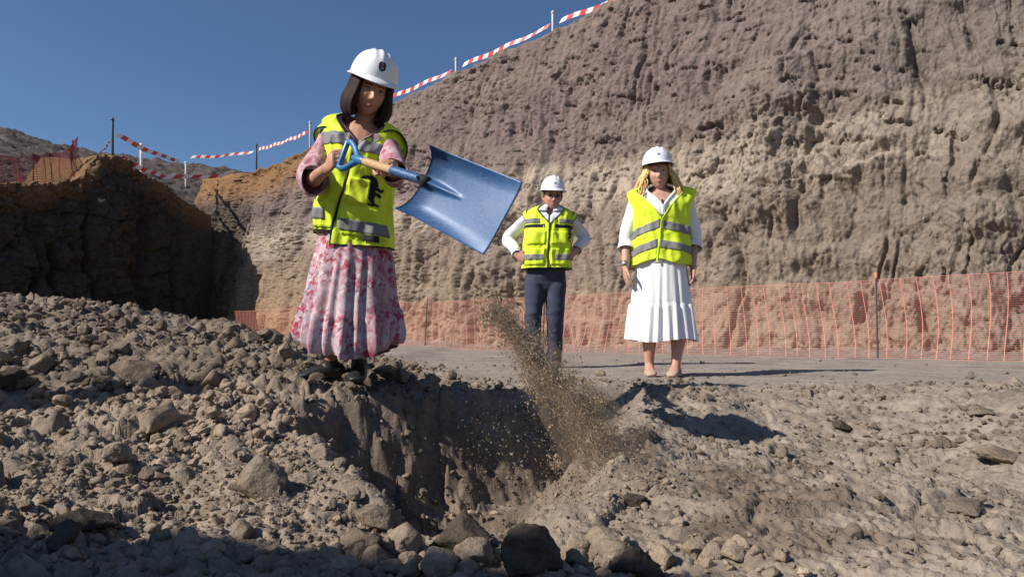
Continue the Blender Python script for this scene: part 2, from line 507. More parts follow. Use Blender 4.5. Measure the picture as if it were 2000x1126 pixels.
def build_right_bank():
    s_max = S_CORNER + 6
    px = np.linspace(2500, 322, 1040)
    # spacing follows the distance from the camera
    ss = []
    for p in px:
        rx, _ = ray(p, 640)
        d = (B0 @ NO) / (rx * NO[0] + NO[1]) if (rx * NO[0] + NO[1]) > 0 else 1
        ss.append((np.array([rx * d, d]) - B0) @ DR)
    ss = np.array(ss)
    ss = np.concatenate([np.linspace(ss[0] - 6, ss[0], 30)[:-1], ss])
    rs = [r[0] for r in RIM]; rh = [r[1] for r in RIM]
    H = np.interp(ss, rs, rh) + .12 * fbm(ss * 1.1, ss * 0, 3.3, 4) + .06 * billow(ss * 3.1, ss * 0, 8.3, 2)
    nv = 330
    t = np.linspace(0, 1, nv)
    S, T = np.meshgrid(ss, t)
    h = -0.3 + T * (H[None, :] + .3)
    warp = .30 * fbm(S * .45, h * .45, 1.1, 3)
    s2 = S + warp
    nearend = sstep(7, 1, S)
    m = sstep(-.25, .35, fbm(S * .35, h * .5, 2.1, 3))
    rough = .35 + .65 * m
    lowm = sstep(6.2, 3.2, h) * .75 + .25
    disp = .28 * fbm(S * .28, h * .28, .7, 3)
    j1 = .35 * fbm(S * 1.3, h * 1.3, 51.0, 3); j2 = .4 * fbm(S * 4, h * 4, 52.0, 2)
    # tall ribs between the marks of the digging bucket, with ragged sides
    disp += .30 * lowm * (np.abs(perlin(s2 * .8 + .25 * j1, h * .13, 41.0)) * 2 - .5)
    gv = 1 - np.abs(perlin(s2 * 1.0 + .15 * j1, h * .20, 8.8)) * 2.4
    disp -= .20 * np.clip((gv - .62) / .38, 0, 1) ** 1.5 * lowm * (.15 + .85 * sstep(-.1, .3, perlin(S * .5, h * .8, 9.9)))
    gv2 = 1 - np.abs(perlin(s2 * 2.4 + .3 * j1, h * .4, 18.8)) * 2.4
    disp -= .11 * np.clip((gv2 - .62) / .38, 0, 1) ** 1.4 * (.25 + .75 * sstep(-.1, .3, perlin(S * .9, h * 1.1, 19.9)))
    gv3 = np.abs(perlin(s2 * 3.4 + .25 * j1, h * .55 + .2 * j1, 28.8)); gv4 = np.abs(perlin(s2 * 7.5 + .3 * j2, h * 1.3, 29.8))
    disp += (.55 + .45 * lowm) * (.085 * (np.minimum(gv3, .35) - .2) * 2 + .034 * (np.minimum(gv4, .4) - .2) * 2)
    # broken plates, from half a metre down to hand size
    ty = h - .22 * S * nearend
    disp += rough * .060 * facet(S * 1.6 + j1, ty * 1.0 + j1 * .6, 2)
    disp += rough * .046 * facet(S * 4.2 + j2, ty * 2.3 + j1, 6)
    disp += (.4 + .6 * m) * .032 * facet(S * 9.5 + j2, ty * 6.5 - j2, 9)
    disp += (.4 + .6 * m) * .020 * facet(S * 18 + j2 * 2, ty * 19, 14)
    disp += rough * .045 * (billow(s2 * 2.8, ty * 3.2, 5.1, 3) - .35)
    disp += .020 * fbm(S * 19, h * 21, 7.1, 3)
    # bedding ledges, tilted near the camera end
    qn = ty * 1.5 + .8 * j1 + .5 * fbm(S * .5, h * .4, 3.9, 3)
    saw = qn - np.floor(qn)
    led = sstep(0, .8, saw) * (1 - sstep(.88, 1.0, saw))
    disp += (.05 + .13 * nearend) * led * (.2 + .8 * sstep(-.15, .3, perlin(S * .6, h * .9, 13.3)))
    j3 = .5 * fbm(S * 6.5, h * 6.5, 55.0, 3)
    ho = sstep(.42, .70, perlin(S * 2.6 + 1.6 * j3 - .8 * h, ty * 5.0 + j3, 21.0)) + .8 * sstep(.40, .70, perlin(S * 4.6 + 1.5 * j3, ty * 9.5 + j3, 24.0))
    disp -= .12 * ho * (.35 + .65 * sstep(1.5, 4.0, h))
    fade = sstep(0, .03, 1 - T)                   # the rim itself
    edge = 1 - sstep(0, .9, (s_max - S) * 1.0) * 0
    off = BAT * np.maximum(h, 0) - disp * (.35 + .65 * fade)
    x = B0[0] + DR[0] * S + NO[0] * off
    y = B0[1] + DR[1] * S + NO[1] * off
    z = h + .0 * S
    # rim and a strip of plateau behind it
    rows = [(x, y, z, h)]
    for back, drop in ((.12, .03), (.35, .05), (.8, .02), (1.6, .0), (3.2, .0), (7, .1), (14, .2)):
        xo = x[-1] + NO[0] * back; yo = y[-1] + NO[1] * back
        zo = z[-1] - drop + .06 * fbm(ss * 2, ss * 0 + back, 4.4, 3)
        rows.append((xo[None], yo[None], zo[None], zo[None]))
    X = np.concatenate([r[0] for r in rows]); Y = np.concatenate([r[1] for r in rows]); Z = np.concatenate([r[2] for r in rows])
    V = np.stack([X, Y, Z], -1).reshape(-1, 3)
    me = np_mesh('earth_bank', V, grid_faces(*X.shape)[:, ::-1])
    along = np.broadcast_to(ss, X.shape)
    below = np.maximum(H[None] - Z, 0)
    for nm, a in (('painted_shade', .85 * sstep(S_CORNER - 2.0, S_CORNER - .2, along) * sstep(.6, 1.5, below)), ('along', along), ('height', Z), ('depth_below_rim', below)):  # left bank's shadow near the corner is put into the colour
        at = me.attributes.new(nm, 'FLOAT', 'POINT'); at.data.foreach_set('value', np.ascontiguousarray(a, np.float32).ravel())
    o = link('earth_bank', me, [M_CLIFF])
    tag(o, 'tall sunlit cut earth bank with bucket grooves behind the two bystanders', kind='structure')


LB_T = np.array([[-10.1, 23.4], [-10.35, 22.6], [-13.0, 17.3], [-15.3, 11.5], [-18.5, 4.0]])


def rim_left_height(px, py, line_pt, line_dir):
    pass


def build_left_bank():
    d2 = (LB_T[2] - CORNER); d2 /= np.linalg.norm(d2)
    n2 = np.array([d2[1], -d2[0]])                # away from the site
    if n2[0] > 0: n2 = -n2
    L = np.concatenate([np.linspace(-.5, 9.5, 320), np.linspace(9.5, 20, 60)[1:]])
    # rim heights read off the skyline of the bank
    pts = []
    for px, py in ((410, 415), (390, 402), (355, 372), (325, 346), (285, 322), (255, 308), (230, 300), (207, 304), (190, 322), (172, 345), (150, 350), (100, 352), (50, 353), (0, 355), (-200, 365)):
        rx, rz = ray(px, py)
        # base line: CORNER + d2*l ; find l with x = rx*y
        l = (rx * CORNER[1] - CORNER[0]) / (d2[0] - rx * d2[1])
        dd = CORNER[1] + d2[1] * l
        pts.append((l, CAM.z + rz * dd))
    pts.sort()
    H = np.interp(L, [p[0] for p in pts], [p[1] for p in pts]) + .10 * fbm(L * 1.3, L * 0, 13.3, 4) + .28 * (billow(L * 2.2, L * 0, 5.3, 3) - .3)
    l_sh = (ray(215, 300)[0] * CORNER[1] - CORNER[0]) / (d2[0] - ray(215, 300)[0] * d2[1])
    nv = 210
    t = np.linspace(0, 1, nv)
    S, T = np.meshgrid(L, t)
    h = -.3 + T * (H[None] + .3)
    s2 = S + .3 * fbm(S * .6, h * .6, 31.1, 3)
    disp = .35 * fbm(S * .35, h * .3, 30.7, 3)
    disp += .34 * (billow(s2 * .9, h * .7, 34.1, 3) - .35) + .16 * facet(S * 1.2, h * 1.3, 21) + .12 * facet(S * 2.8 + .3 * fbm(S * 3, h * 3, 1.2, 2), h * 3, 23) + .06 * facet(S * 7, h * 7, 25) + .03 * fbm(S * 14, h * 14, 37, 3)
    gv = 1 - np.abs(perlin(s2 * 1.1, h * .12, 38.8)) * 2.4
    disp -= .38 * np.clip((gv - .5) / .5, 0, 1) ** 1.5 * sstep(5.5, 3, h)
    disp += .75 * np.exp(-((S - l_sh) / .8) ** 2) * sstep(2.0, 3.6, h) * (1 - .75 * sstep(4.4, 5.6, h))           # protruding shoulder
    disp *= sstep(-.6, 1.6, S)
    off = .10 * np.maximum(h, 0) - disp
    x = CORNER[0] + d2[0] * S + n2[0] * off
    y = CORNER[1] + d2[1] * S + n2[1] * off
    rows = [(x, y, h)]
    for back, drop in ((.08, .0), (.2, .02), (.35, .04), (.55, .05), (.8, .04), (1.1, .02), (1.5, .0), (2.0, -.05), (2.8, -.1)):
        xo = x[-1] + n2[0] * back; yo = y[-1] + n2[1] * back
        zo = h[-1] - drop + min(1, back * 2) * (.12 * fbm(L * 2, L * 0 + back * 2, 4.9, 4) + .22 * (billow(L * 3.2, L * 0 + back * 3.2, 14.9, 3) - .35))
        rows.append((xo[None], yo[None], zo[None]))
    X = np.concatenate([r[0] for r in rows]); Y = np.concatenate([r[1] for r in rows]); Z = np.concatenate([r[2] for r in rows])
    V = np.stack([X, Y, Z], -1).reshape(-1, 3)
    me = np_mesh('earth_bank', V, grid_faces(*X.shape))
    for nm, a in (('painted_shade', 1 - .75 * sstep(.9, .1, np.maximum(H[None] - Z, 0))), ('along', np.full(X.shape, 23.0)), ('height', Z), ('depth_below_rim', np.maximum(H[None] - Z, 0))):  # shade of this face painted as a darker colour, weaker at the rim
        at = me.attributes.new(nm, 'FLOAT', 'POINT'); at.data.foreach_set('value', np.ascontiguousarray(a, np.float32).ravel())
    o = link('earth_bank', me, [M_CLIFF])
    tag(o, 'shaded cut earth bank with a protruding ochre shoulder at the far left', kind='structure')
    return L, X[nv - 1], Y[nv - 1], Z[nv - 1]


build_right_bank()
LEFT_RIM = build_left_bank()


def build_hills():
    """rubble slope rising behind the left bank"""
    pxs = np.linspace(-700, 640, 330)
    D = np.geomspace(15, 60, 240)
    sil_x = [-700, -200, 0, 60, 120, 180, 300, 420, 490, 560, 640]
    sil_y = [190, 222, 252, 272, 286, 296, 312, 327, 338, 352, 372]
    rx = np.array([ray(p, 600)[0] for p in pxs])
    rz = np.array([ray(p, s)[1] for p, s in zip(pxs, np.interp(pxs, sil_x, sil_y))])
    RX, DD = np.meshgrid(rx, D); RZ = np.broadcast_to(rz, RX.shape)
    # the slope starts behind the bank and tops out about 34 m away
    d0 = np.interp(pxs, [-700, 0, 180, 215, 250, 420, 640], [12.3, 18.6, 20.9, 21.6, 22.4, 25.6, 28])
    z0 = np.interp(pxs, [-700, 0, 180, 200, 420, 640], [2.7, 3.8, 4.2, 4.8, 4.8, 5.2])
    ztop = CAM.z + rz * 36.0
    t = (DD - d0[None]) / (36.0 - d0[None])
    Z = z0[None] + (ztop - z0)[None] * np.clip(t, -.02, 1) - np.clip(t - 1, 0, 9) * 1.2
    x = RX * DD; y = DD
    # the band just behind the rim stays below the line of the bank
    Z = Z + .30 * (billow(x * .8, y * .8, 2.7, 4) - .4) * sstep(-.05, .2, t) + .05 * fbm(x * 5, y * 5, 1.7, 3)
    keep = t > -.03
    Z = np.where(keep, Z, -2)
    V = np.stack([x, y, Z], -1).reshape(-1, 3)
    F = grid_faces(*x.shape)
    kf = keep.ravel()[F].all(1)
    me = np_mesh('hills', V, F[kf])
    k = NT('hill_rubble', .95, .1)
    c = k.ramp(k.noise(1.1, 7, .7), [(0.3, (.050, .042, .040)), (0.52, (.105, .088, .080)), (0.75, (.20, .175, .16))])
    nm = k.bump(k.noise(3.0, 6, .7), .9, .25)
    link('hills', me, [k.done(c, nm)])['kind'] = 'structure'
    bpy.data.objects['hills']['label'] = 'dark grey rubble hillside above the left bank'


build_hills()

# a far plain so that the ground reaches the horizon on every side

# ------------------------------------------------------------------ clods and stones
def ico(sub):
    bm = bmesh.new(); bmesh.ops.create_icosphere(bm, subdivisions=sub, radius=1.0)
    V = np.array([v.co[:] for v in bm.verts]); F = np.array([[v.index for v in f.verts] for f in bm.faces])
    bm.free(); return V, F


def rock_shape(seed, sub, cuts=9, rough=1.0):
    r = np.random.default_rng(seed)
    V, F = ico(sub)
    V = V * (1 + .26 * fbm(V[:, 0] * 1.1 + seed * 3.1, V[:, 1] * 1.1, V[:, 2] * 1.1 + seed, 2))[:, None]
    for _ in range(cuts):
        n = r.normal(size=3); n /= np.linalg.norm(n)
        d = r.uniform(.48, .85)
        over = np.maximum(V @ n - d, 0)
        V = V - n[None] * (over * .97)[:, None]
    if sub > 1:
        V = V * (1 + rough * (.20 * (billow(V[:, 0] * 2.6 + seed, V[:, 1] * 2.6, V[:, 2] * 2.6, 4) - .35) + .07 * fbm(V[:, 0] * 7 + seed, V[:, 1] * 7, V[:, 2] * 7, 2)))[:, None]
    V = V * np.array([r.uniform(.9, 1.25), r.uniform(.75, 1.05), r.uniform(.6, .9)])
    V /= np.abs(V).max()
    return V, F


ROCK_MESHES = {}


def rock_mesh(kind, i):
    key = (kind, i)
    if key not in ROCK_MESHES:
        V, F = rock_shape(40 + i * 7, 4 if kind == 'big' else 3, 12 + i % 6)
        me = np_mesh('clod_shape', V, F)
        ROCK_MESHES[key] = me
    return ROCK_MESHES[key]


def place_rock(me, p, size, mat, name, label, cat, group=None, rot=None, scale=(1, 1, 1), sink=.3):
    o = bpy.data.objects.new(name, me)
    COL.objects.link(o)
    o.location = (p[0], p[1], p[2] + size * scale[2] * (.75 - sink) * .8)
    o.scale = (size * scale[0], size * scale[1], size * scale[2])
    o.rotation_euler = rot or (random.uniform(-.4, .4), random.uniform(-.4, .4), random.uniform(0, 6.28))
    if not me.materials: me.materials.append(None)
    o.material_slots[0].link = 'OBJECT'; o.material_slots[0].material = mat
    tag(o, label, cat, group)
    return o


# notable ones: picture position, half width in picture pixels, flattening, material, label
NOTABLE = [
    (284, 742, 52, .72, M_CLOD, 'angular grey boulder, largest at the foot of the left spoil mound'),
    (20, 752, 44, .6, M_DARKCLOD, 'dark rounded boulder at the foot of the mound, cut by the left edge'),
    (762, 738, 36, .6, M_CLODN, "crumbly earth clod on the flat ground just right of the digging woman's shoes"),
    (1646, 838, 27, .55, M_DARKCLOD, 'dark grey stone lying alone on the sunlit slope right of the pit'),
    (1918, 812, 26, .5, M_PALE, 'pale rounded stone at the upper right edge of the sunlit slope'),
    (506, 970, 56, .85, M_CLODN, 'tall blocky brown clod in the middle of the near rubble'),
    (232, 900, 36, .75, M_CLODN, 'grey angular stone in the left part of the near rubble, above two rounder ones'),
    (236, 930, 27, .8, M_CLODN, 'ochre brown rounded stone below the grey angular one in the near rubble'),
    (292, 935, 27, .75, M_PALE, 'pale grey stone right of the ochre brown rounded one'),
    (664, 910, 18, .8, M_PALE, 'small pale stone on the left lip of the pit'),
    (412, 905, 28, .8, M_CLODN, 'knobbly brown clod with a smooth pale patch in the near rubble'),
    (205, 668, 17, .8, M_PALE, 'pale angular stone half way up the left spoil mound'),
    (560, 692, 22, .7, M_PALE, "flat pale stone on the mound left of the pink skirt"),
    (1036, 1110, 88, .75, M_DARKCLOD, 'largest dark clod at the bottom centre, on the near lip of the pit'),
    (900, 1070, 72, .7, M_DARKCLOD, 'dark lumpy clod left of the largest one on the near lip'),
    (690, 1092, 58, .8, M_CLOD, 'grey-brown boulder clod at the bottom, left of the pit lip'),
    (735, 1045, 48, .7, M_CLOD, 'brown clod behind the grey-brown boulder clod at the bottom'),
    (120, 1075, 46, .8, M_DARKCLOD, 'dark upright clod in the bottom left corner'),
    (170, 1030, 62, .4, M_DARKCLOD, 'flat dark slab of earth in the lower left rubble'),
    (1240, 1118, 60, .5, M_DARKCLOD, 'wide dark clod at the bottom, right of the pit lip'),
    (1880, 1000, 50, .3, M_PALE, 'flat pale slab flush with the lower right slope'),
    (1950, 900, 60, .35, M_PALE, 'thick pale slab at the right edge of the slope'),
    (1245, 985, 32, .6, M_DARKCLOD, 'dark clod right of the falling soil, below the pit'),
]
SHORT = ['the angular grey boulder', 'the dark boulder at the edge', 'the crumbly clod by the shoes', 'the lone dark stone', 'the pale rounded stone', 'the tall blocky clod', 'the grey angular stone',
         'the ochre rounded stone', 'the pale grey stone', 'the small pale stone on the lip', 'the knobbly clod', 'the pale stone up the mound', 'the flat pale stone by the skirt', 'the largest dark clod',
         'the dark lumpy clod', 'the grey-brown boulder clod', 'the clod behind the boulder clod', 'the dark upright clod', 'the flat dark slab', 'the wide dark clod', 'the flush pale slab', 'the thick pale slab', 'the dark clod by the falling soil']
random.seed(31)
LANDMARKS = []
for i, (px, py, half, flat, mat, lab) in enumerate(NOTABLE):
    p = hit(px, py)
    size = half / FPX * p.y
    LANDMARKS.append((px, py - half * .5, SHORT[i]))
    place_rock(rock_mesh('big', i % 7), p, size, mat, 'earth_clod' if 'clod' in lab else 'stone', lab, 'clod' if 'clod' in lab else 'stone',
               rot=(random.uniform(-.2, .2), random.uniform(-.2, .2), random.uniform(0, 6.28)), scale=(1, .9, flat * 1.15))


def pixel(x, y, z):
    c = CP * y + SP * (z - CAM.z); v = -SP * y + CP * (z - CAM.z)
    return 1000 + FPX * x / c, 563 - FPX * v / c


# loose clods: the ones that show largest are things of their own, the small ones one mass
def scatter():
    r = np.random.default_rng(5)
    N = 95000
    d = np.exp(r.uniform(np.log(.92), np.log(8.5), N))
    rx = r.uniform(-.83, .83, N)
    x = rx * d; y = d
    z, rub, fl, damp_dark = ground_height(x, y)
    pv = pit_depth(x, y)
    other = (1 - rub) * (1 - np.clip(fl, 0, 1))
    clump = sstep(-.35, .35, perlin(x * 1.7, y * 1.7, 44.0))
    dens = rub * (.12 + .88 * clump ** 1.5) * np.where(y > 3.3, .48, .62) + other * .22 * (.3 + clump) + fl * .010
    dens = np.where(pv > 0, .16, dens)
    rimn = np.exp(-((y - 4.5) / .22) ** 2) * (np.abs(x) < 1.3)
    dens = np.maximum(dens, .30 * rimn)
    ok = r.uniform(size=N) < dens
    x, y, z, rub, fl, pv = (a[ok] for a in (x, y, z, rub, fl, pv))
    n = len(x)
    size = np.exp(r.normal(np.log(.0088), .60, n)) * np.clip(y / 2.2, .62, 1.9)
    size = np.clip(size * np.where(rub > .5, 1.0, .55) * np.where(pv > 0, .7, 1.0), .003, .080)
    size = np.where(y < 1.12, size * 1.35, size)
    size = np.where((pv > -3.2) & (y < 1.9) & (y > 1.1), size * .62, size)
    return x, y, z, size, rub, fl, pv, n, r


x_, y_, z_, s_, rub_, fl_, pv_, n_, r_ = scatter()
show = s_ / y_
order = np.argsort(-show)
GROUPS = {
    'mound': ('brown earth clod among many like it on the left spoil mound', 'loose clods on the left spoil mound'),
    'near': ('brown earth clod among many like it in the near rubble left of the pit', 'loose clods in the near rubble'),
    'front': ('dark brown clod in the shaded row of clods along the bottom edge', 'clods along the bottom edge'),
    'slope': ('small pale crumb of dry earth on the sunlit slope right of the pit', 'crumbs of earth on the right slope'),
    'pit': ('clod of loose earth lying inside the shaded pit', 'clods inside the pit'),
}
ORDINAL = ['nearest', 'second nearest', 'third nearest', 'fourth nearest', 'fifth nearest', 'sixth nearest', 'seventh nearest', 'eighth nearest', 'ninth nearest', 'tenth nearest', 'eleventh nearest', 'twelfth nearest'] + [w + ' nearest' for w in ('thirteenth', 'fourteenth', 'fifteenth', 'sixteenth', 'seventeenth', 'eighteenth', 'nineteenth', 'twentieth', 'twenty-first', 'twenty-second', 'twenty-third', 'twenty-fourth')]
SIDES = ['to the right of', 'above and right of', 'straight above', 'above and left of', 'to the left of', 'below and left of', 'straight below', 'below and right of']
random.seed(3)
sector = {}
chosen = []
for i in order[:250]:
    px, py = pixel(x_[i], y_[i], z_[i])
    L = min(range(len(LANDMARKS)), key=lambda k: (LANDMARKS[k][0] - px) ** 2 + (LANDMARKS[k][1] - py) ** 2)
    dx, dy = px - LANDMARKS[L][0], LANDMARKS[L][1] - py
    sd = int(round(math.degrees(math.atan2(dy, dx)) / 45)) % 8
    sector.setdefault((L, sd), []).append((dx * dx + dy * dy, i))
CLOD_LABEL = {}
for (L, sd), lst in sector.items():
    for k, (_, i) in enumerate(sorted(lst)):
        CLOD_LABEL[i] = (ORDINAL[k] if k < len(ORDINAL) else 'a farther', SIDES[sd] + ' ' + LANDMARKS[L][2])
for i in order[:250]:
    x, y, z = x_[i], y_[i], z_[i]
    if pv_[i] > .2: g, word = 'pit', 'shaded clod'
    elif rub_[i] < .45: g, word = 'slope', 'pale crumb'
    elif y < 1.25: g, word = 'front', 'brown clod'
    elif y < 3.25: g, word = 'near', 'brown clod'
    else: g, word = 'mound', 'brown clod'
    mat = M_PALE if g == 'slope' else (M_CLOD if g in ('mound', 'pit') else M_CLODN)
    a_, b_ = CLOD_LABEL[i]
    place_rock(rock_mesh('mid', random.randrange(9)), (x, y, z), s_[i], mat, 'earth_clod', a_ + ' ' + word + ' ' + b_, 'clod', GROUPS[g][1], sink=.35)


def joined(idx, name, mat, label, n_fine, n_all):
    shapes = [rock_shape(300 + k, 2, 11) for k in range(14)] + [rock_shape(400 + k, 1, 6) for k in range(8)]
    Vs, Fs, base = [], [], 0
    r = np.random.default_rng(9)
    for k, (V, F) in enumerate(shapes):
        sel = idx[:n_fine][k::14] if k < 14 else idx[n_fine:n_all][k - 14::8]
        if len(sel) == 0: continue
        a = r.uniform(0, 6.283, len(sel)); b = r.uniform(-.6, .6, len(sel))
        ca, sa, cb, sb = np.cos(a), np.sin(a), np.cos(b), np.sin(b)
        P = V[None] * s_[sel][:, None, None]
        px = P[..., 0] * cb[:, None] + P[..., 2] * sb[:, None]
        pz = -P[..., 0] * sb[:, None] + P[..., 2] * cb[:, None]
        X = px * ca[:, None] - P[..., 1] * sa[:, None] + x_[sel][:, None]
        Y = px * sa[:, None] + P[..., 1] * ca[:, None] + y_[sel][:, None]
        Z = pz + (z_[sel] + s_[sel] * .3)[:, None]
        Vs.append(np.stack([X, Y, Z], -1).reshape(-1, 3))
        Fs.append((F[None] + (base + np.arange(len(sel)) * len(V))[:, None, None]).reshape(-1, 3))
        base += len(sel) * len(V)
    o = link(name, np_mesh(name, np.concatenate(Vs), np.concatenate(Fs), smooth=False), [mat])
    tag(o, label, kind='stuff')


rest = order[250:]
isr = rub_[rest] > .45
farm = y_[rest] > 3.3
joined(rest[isr & farm], 'rubble', M_CLODS, 'small loose clods of dark brown earth on the left spoil mound', 2800, 5500)
joined(rest[isr & ~farm], 'rubble', M_CLODNS, 'small loose crumbs of dry pale brown earth left of the pit', 4500, 10000)
joined(rest[~isr], 'gravel', M_PALES, 'pale crumbs of earth on the slope and floor', 1600, 7500)


# ------------------------------------------------------------------ tubes and strips
def frames(P, ref=None):
    P = [Vector(p) for p in P]
    T = []
    for i in range(len(P)):
        a = P[max(i - 1, 0)]; b = P[min(i + 1, len(P) - 1)]
        t = (b - a)
        T.append(t.normalized() if t.length > 1e-9 else Vector((0, 0, 1)))
    r = Vector(ref) if ref is not None else (Vector((1, 0, 0)) if abs(T[0].x) < .9 else Vector((0, 1, 0)))
    U = []
    u = (r - T[0] * r.dot(T[0])).normalized()
    for t in T:
        if ref is not None:
            rr = Vector(ref); u2 = rr - t * rr.dot(t)
            u = u2.normalized() if u2.length > 1e-4 else (u - t * u.dot(t)).normalized()
        else:
            u = (u - t * u.dot(t)).normalized()
        U.append(u)
    return P, T, U


def catmull(P, R, seg):
    P = [np.array(p, float) for p in P]; R = [np.atleast_1d(np.array(r, float)) for r in R]
    if seg <= 1 or len(P) < 2:
        return P, R
    oP, oR = [], []
    n = len(P)
    for i in range(n - 1):
        p0, p1, p2, p3 = P[max(i - 1, 0)], P[i], P[i + 1], P[min(i + 2, n - 1)]
        r0, r1, r2, r3 = R[max(i - 1, 0)], R[i], R[i + 1], R[min(i + 2, n - 1)]
        for k in range(seg):
            t = k / seg
            c = lambda a, b, c_, d: .5 * (2 * b + (c_ - a) * t + (2 * a - 5 * b + 4 * c_ - d) * t * t + (3 * b - a - 3 * c_ + d) * t ** 3)
            oP.append(c(p0, p1, p2, p3)); oR.append(c(r0, r1, r2, r3))
    oP.append(P[-1]); oR.append(R[-1])
    return oP, oR


class Geo:
    def __init__(self):
        self.V, self.F, self.M = [], [], []

    def add(self, V, F, mi=0):
        b = len(self.V)
        self.V.extend([tuple(v) for v in V])
        self.F.extend([tuple(i + b for i in f) for f in F])
        self.M.extend([mi] * len(F))
        return self

    def limb(self, P, R, n=12, seg=5, ref=None, mi=0, caps=True, wob=None, arc=(0, 2 * math.pi)):
        P, R = catmull(P, R, seg)
        P, T, U = frames(P, ref)
        V, F = [], []
        m = len(P)
        for i in range(m):
            u = U[i]; w = T[i].cross(u)
            ra, rb = (R[i][0], R[i][-1])
            for k in range(n):
                a = 2 * math.pi * k / n
                q = P[i] + u * (ra * math.cos(a)) + w * (rb * math.sin(a))
                if wob: q = q + (u * math.cos(a) + w * math.sin(a)) * wob(i / (m - 1), a)
                V.append(q)
        for i in range(m - 1):
            for k in range(n):
                F.append((i * n + k, i * n + (k + 1) % n, (i + 1) * n + (k + 1) % n, (i + 1) * n + k))
        if caps:
            # rounded ends
            for end, sgn in ((0, -1), (m - 1, 1)):
                ra = min(R[end][0], R[end][-1])
                base = [end * n + k for k in range(n)]
                for q in (.5, .85):
                    s = math.sqrt(1 - q * q)
                    new = []
                    for k in range(n):
                        v = V[end * n + k]
                        new.append(len(V)); V.append(P[end] + (v - P[end]) * s + T[end] * (sgn * ra * q * .8))
                    for k in range(n):
                        f = (base[k], base[(k + 1) % n], new[(k + 1) % n], new[k])
                        F.append(f if sgn > 0 else f[::-1])
                    base = new
                c = len(V); V.append(P[end] + T[end] * (sgn * ra * .8))
                for k in range(n):
                    f = (base[k], base[(k + 1) % n], c)
                    F.append(f if sgn > 0 else f[::-1])
        return self.add(V, F, mi)

    def box(self, c, hx, hy, hz, rot=None, mi=0):
        V = [Vector((sx * hx, sy * hy, sz * hz)) for sx in (-1, 1) for sy in (-1, 1) for sz in (-1, 1)]
        if rot is not None: V = [rot @ v for v in V]
        V = [v + Vector(c) for v in V]
        F = [(0, 1, 3, 2), (4, 6, 7, 5), (0, 4, 5, 1), (2, 3, 7, 6), (0, 2, 6, 4), (1, 5, 7, 3)]
        return self.add(V, F, mi)

    def mesh(self, name, smooth=True, origin=(0, 0, 0)):
        me = bpy.data.meshes.new(name)
        o = Vector(origin)
        me.from_pydata([Vector(v) - o for v in self.V], [], self.F)
        me.update()
        if any(self.M): me.polygons.foreach_set('material_index', self.M)
        me.polygons.foreach_set('use_smooth', [smooth] * len(self.F))
        return me

    def obj(self, name, mats, parent=None, origin=(0, 0, 0), smooth=True, loc=None):
        me = self.mesh(name, smooth, origin)
        o = bpy.data.objects.new(name, me); COL.objects.link(o)
        for m in (mats if isinstance(mats, (list, tuple)) else [mats]): me.materials.append(m)
        if parent is not None: o.parent = parent
        if loc is not None: o.location = loc
        return o


def empty(name, loc):
    o = bpy.data.objects.new(name, None); COL.objects.link(o); o.location = loc
    o.empty_display_size = .1
    return o


# ------------------------------------------------------------------ orange safety net along the foot of the bank
M_NET = plain('orange_net_plastic', (.56, .22, .17), .6, .15)
M_NETRED = plain('red_net_plastic', (.34, .035, .035), .5, .2)
M_STEEL = plain('rusty_steel_rod', (.055, .042, .036), .7, .4)
M_POST = plain('galvanised_post', (.42, .44, .46), .5, .5)
M_POSTW = plain('white_painted_post', (.72, .72, .72), .5, .4)
M_POSTD = plain('dark_post', (.05, .055, .07), .5, .4)


def strand(g, pts, half_h, half_t, up=(0, 0, 1)):
    V, F = [], []
    P, T, U = frames(pts, up)
    for i, p in enumerate(P):
        w = T[i].cross(U[i])
        for a, b in ((-1, -1), (-1, 1), (1, 1), (1, -1)):
            V.append(p + U[i] * (a * half_h) + w * (b * half_t))
    for i in range(len(P) - 1):
        for k in range(4):
            F.append((i * 4 + k, i * 4 + (k + 1) % 4, i * 4 + 4 + (k + 1) % 4, i * 4 + 4 + k))
    g.add(V, F)


def net(name, base, top, length, pitch_v, rows, mat, label, cat, seedz, posts, post_mat, vh=.006, hh=.0065, sway=.07):
    """base(s), top(s) give points; the strands are real strips"""
    root = empty(name, base(0))
    tag(root, label, cat)
    org = Vector(base(0))

    def pt(s, v):
        b = Vector(base(s)); t = Vector(top(s))
        sw = sway * (1 - v) * float(perlin(np.array([s * .9]), np.array([v * .8]), np.array([seedz]))[0])
        sl = .14 * math.sin(v * 2.6 + .4) * float(perlin(np.array([s * .45]), np.array([.3]), np.array([seedz + 5]))[0]) + .05 * math.sin(v * 3.0 + s)
        d = (Vector(base(s + .05)) - Vector(base(s - .05))).normalized()
        nrm = Vector((d.y, -d.x, 0))
        return b.lerp(t, v) + d * sl + nrm * (sw + .05 * math.sin(math.pi * v))
    g = Geo()
    ns = int(length / .16)
    for r in range(rows + 1):
        v = r / rows
        pts = [pt(length * i / ns, v) for i in range(ns + 1)]
        strand(g, pts, hh if 0 < r < rows else hh * 1.5, .0012)
    s = .05
    rr = random.Random(5)
    while s < length:
        pts = [pt(s, k / 9) for k in range(10)]
        d = (Vector(base(s + .05)) - Vector(base(s - .05))).normalized()
        strand(g, pts, vh, .0012, up=tuple(d))
        s += pitch_v * rr.uniform(.8, 1.2)
    m = g.obj('net', mat, root, org, smooth=False)
    for s in posts:
        b = Vector(base(s)); t = Vector(top(s))
        p = Geo().limb([b - Vector((0, 0, .15)), b.lerp(t, .5), t + Vector((0, 0, .04))], [.011] * 3, 8, 2)
        po = p.obj('post', post_mat, root, org)
        cap = Geo().limb([t + Vector((0, 0, .03)), t + Vector((0, 0, .085))], [.02, .02], 10, 1)
        cap.obj('post_cap', mat, po, org)
    return root


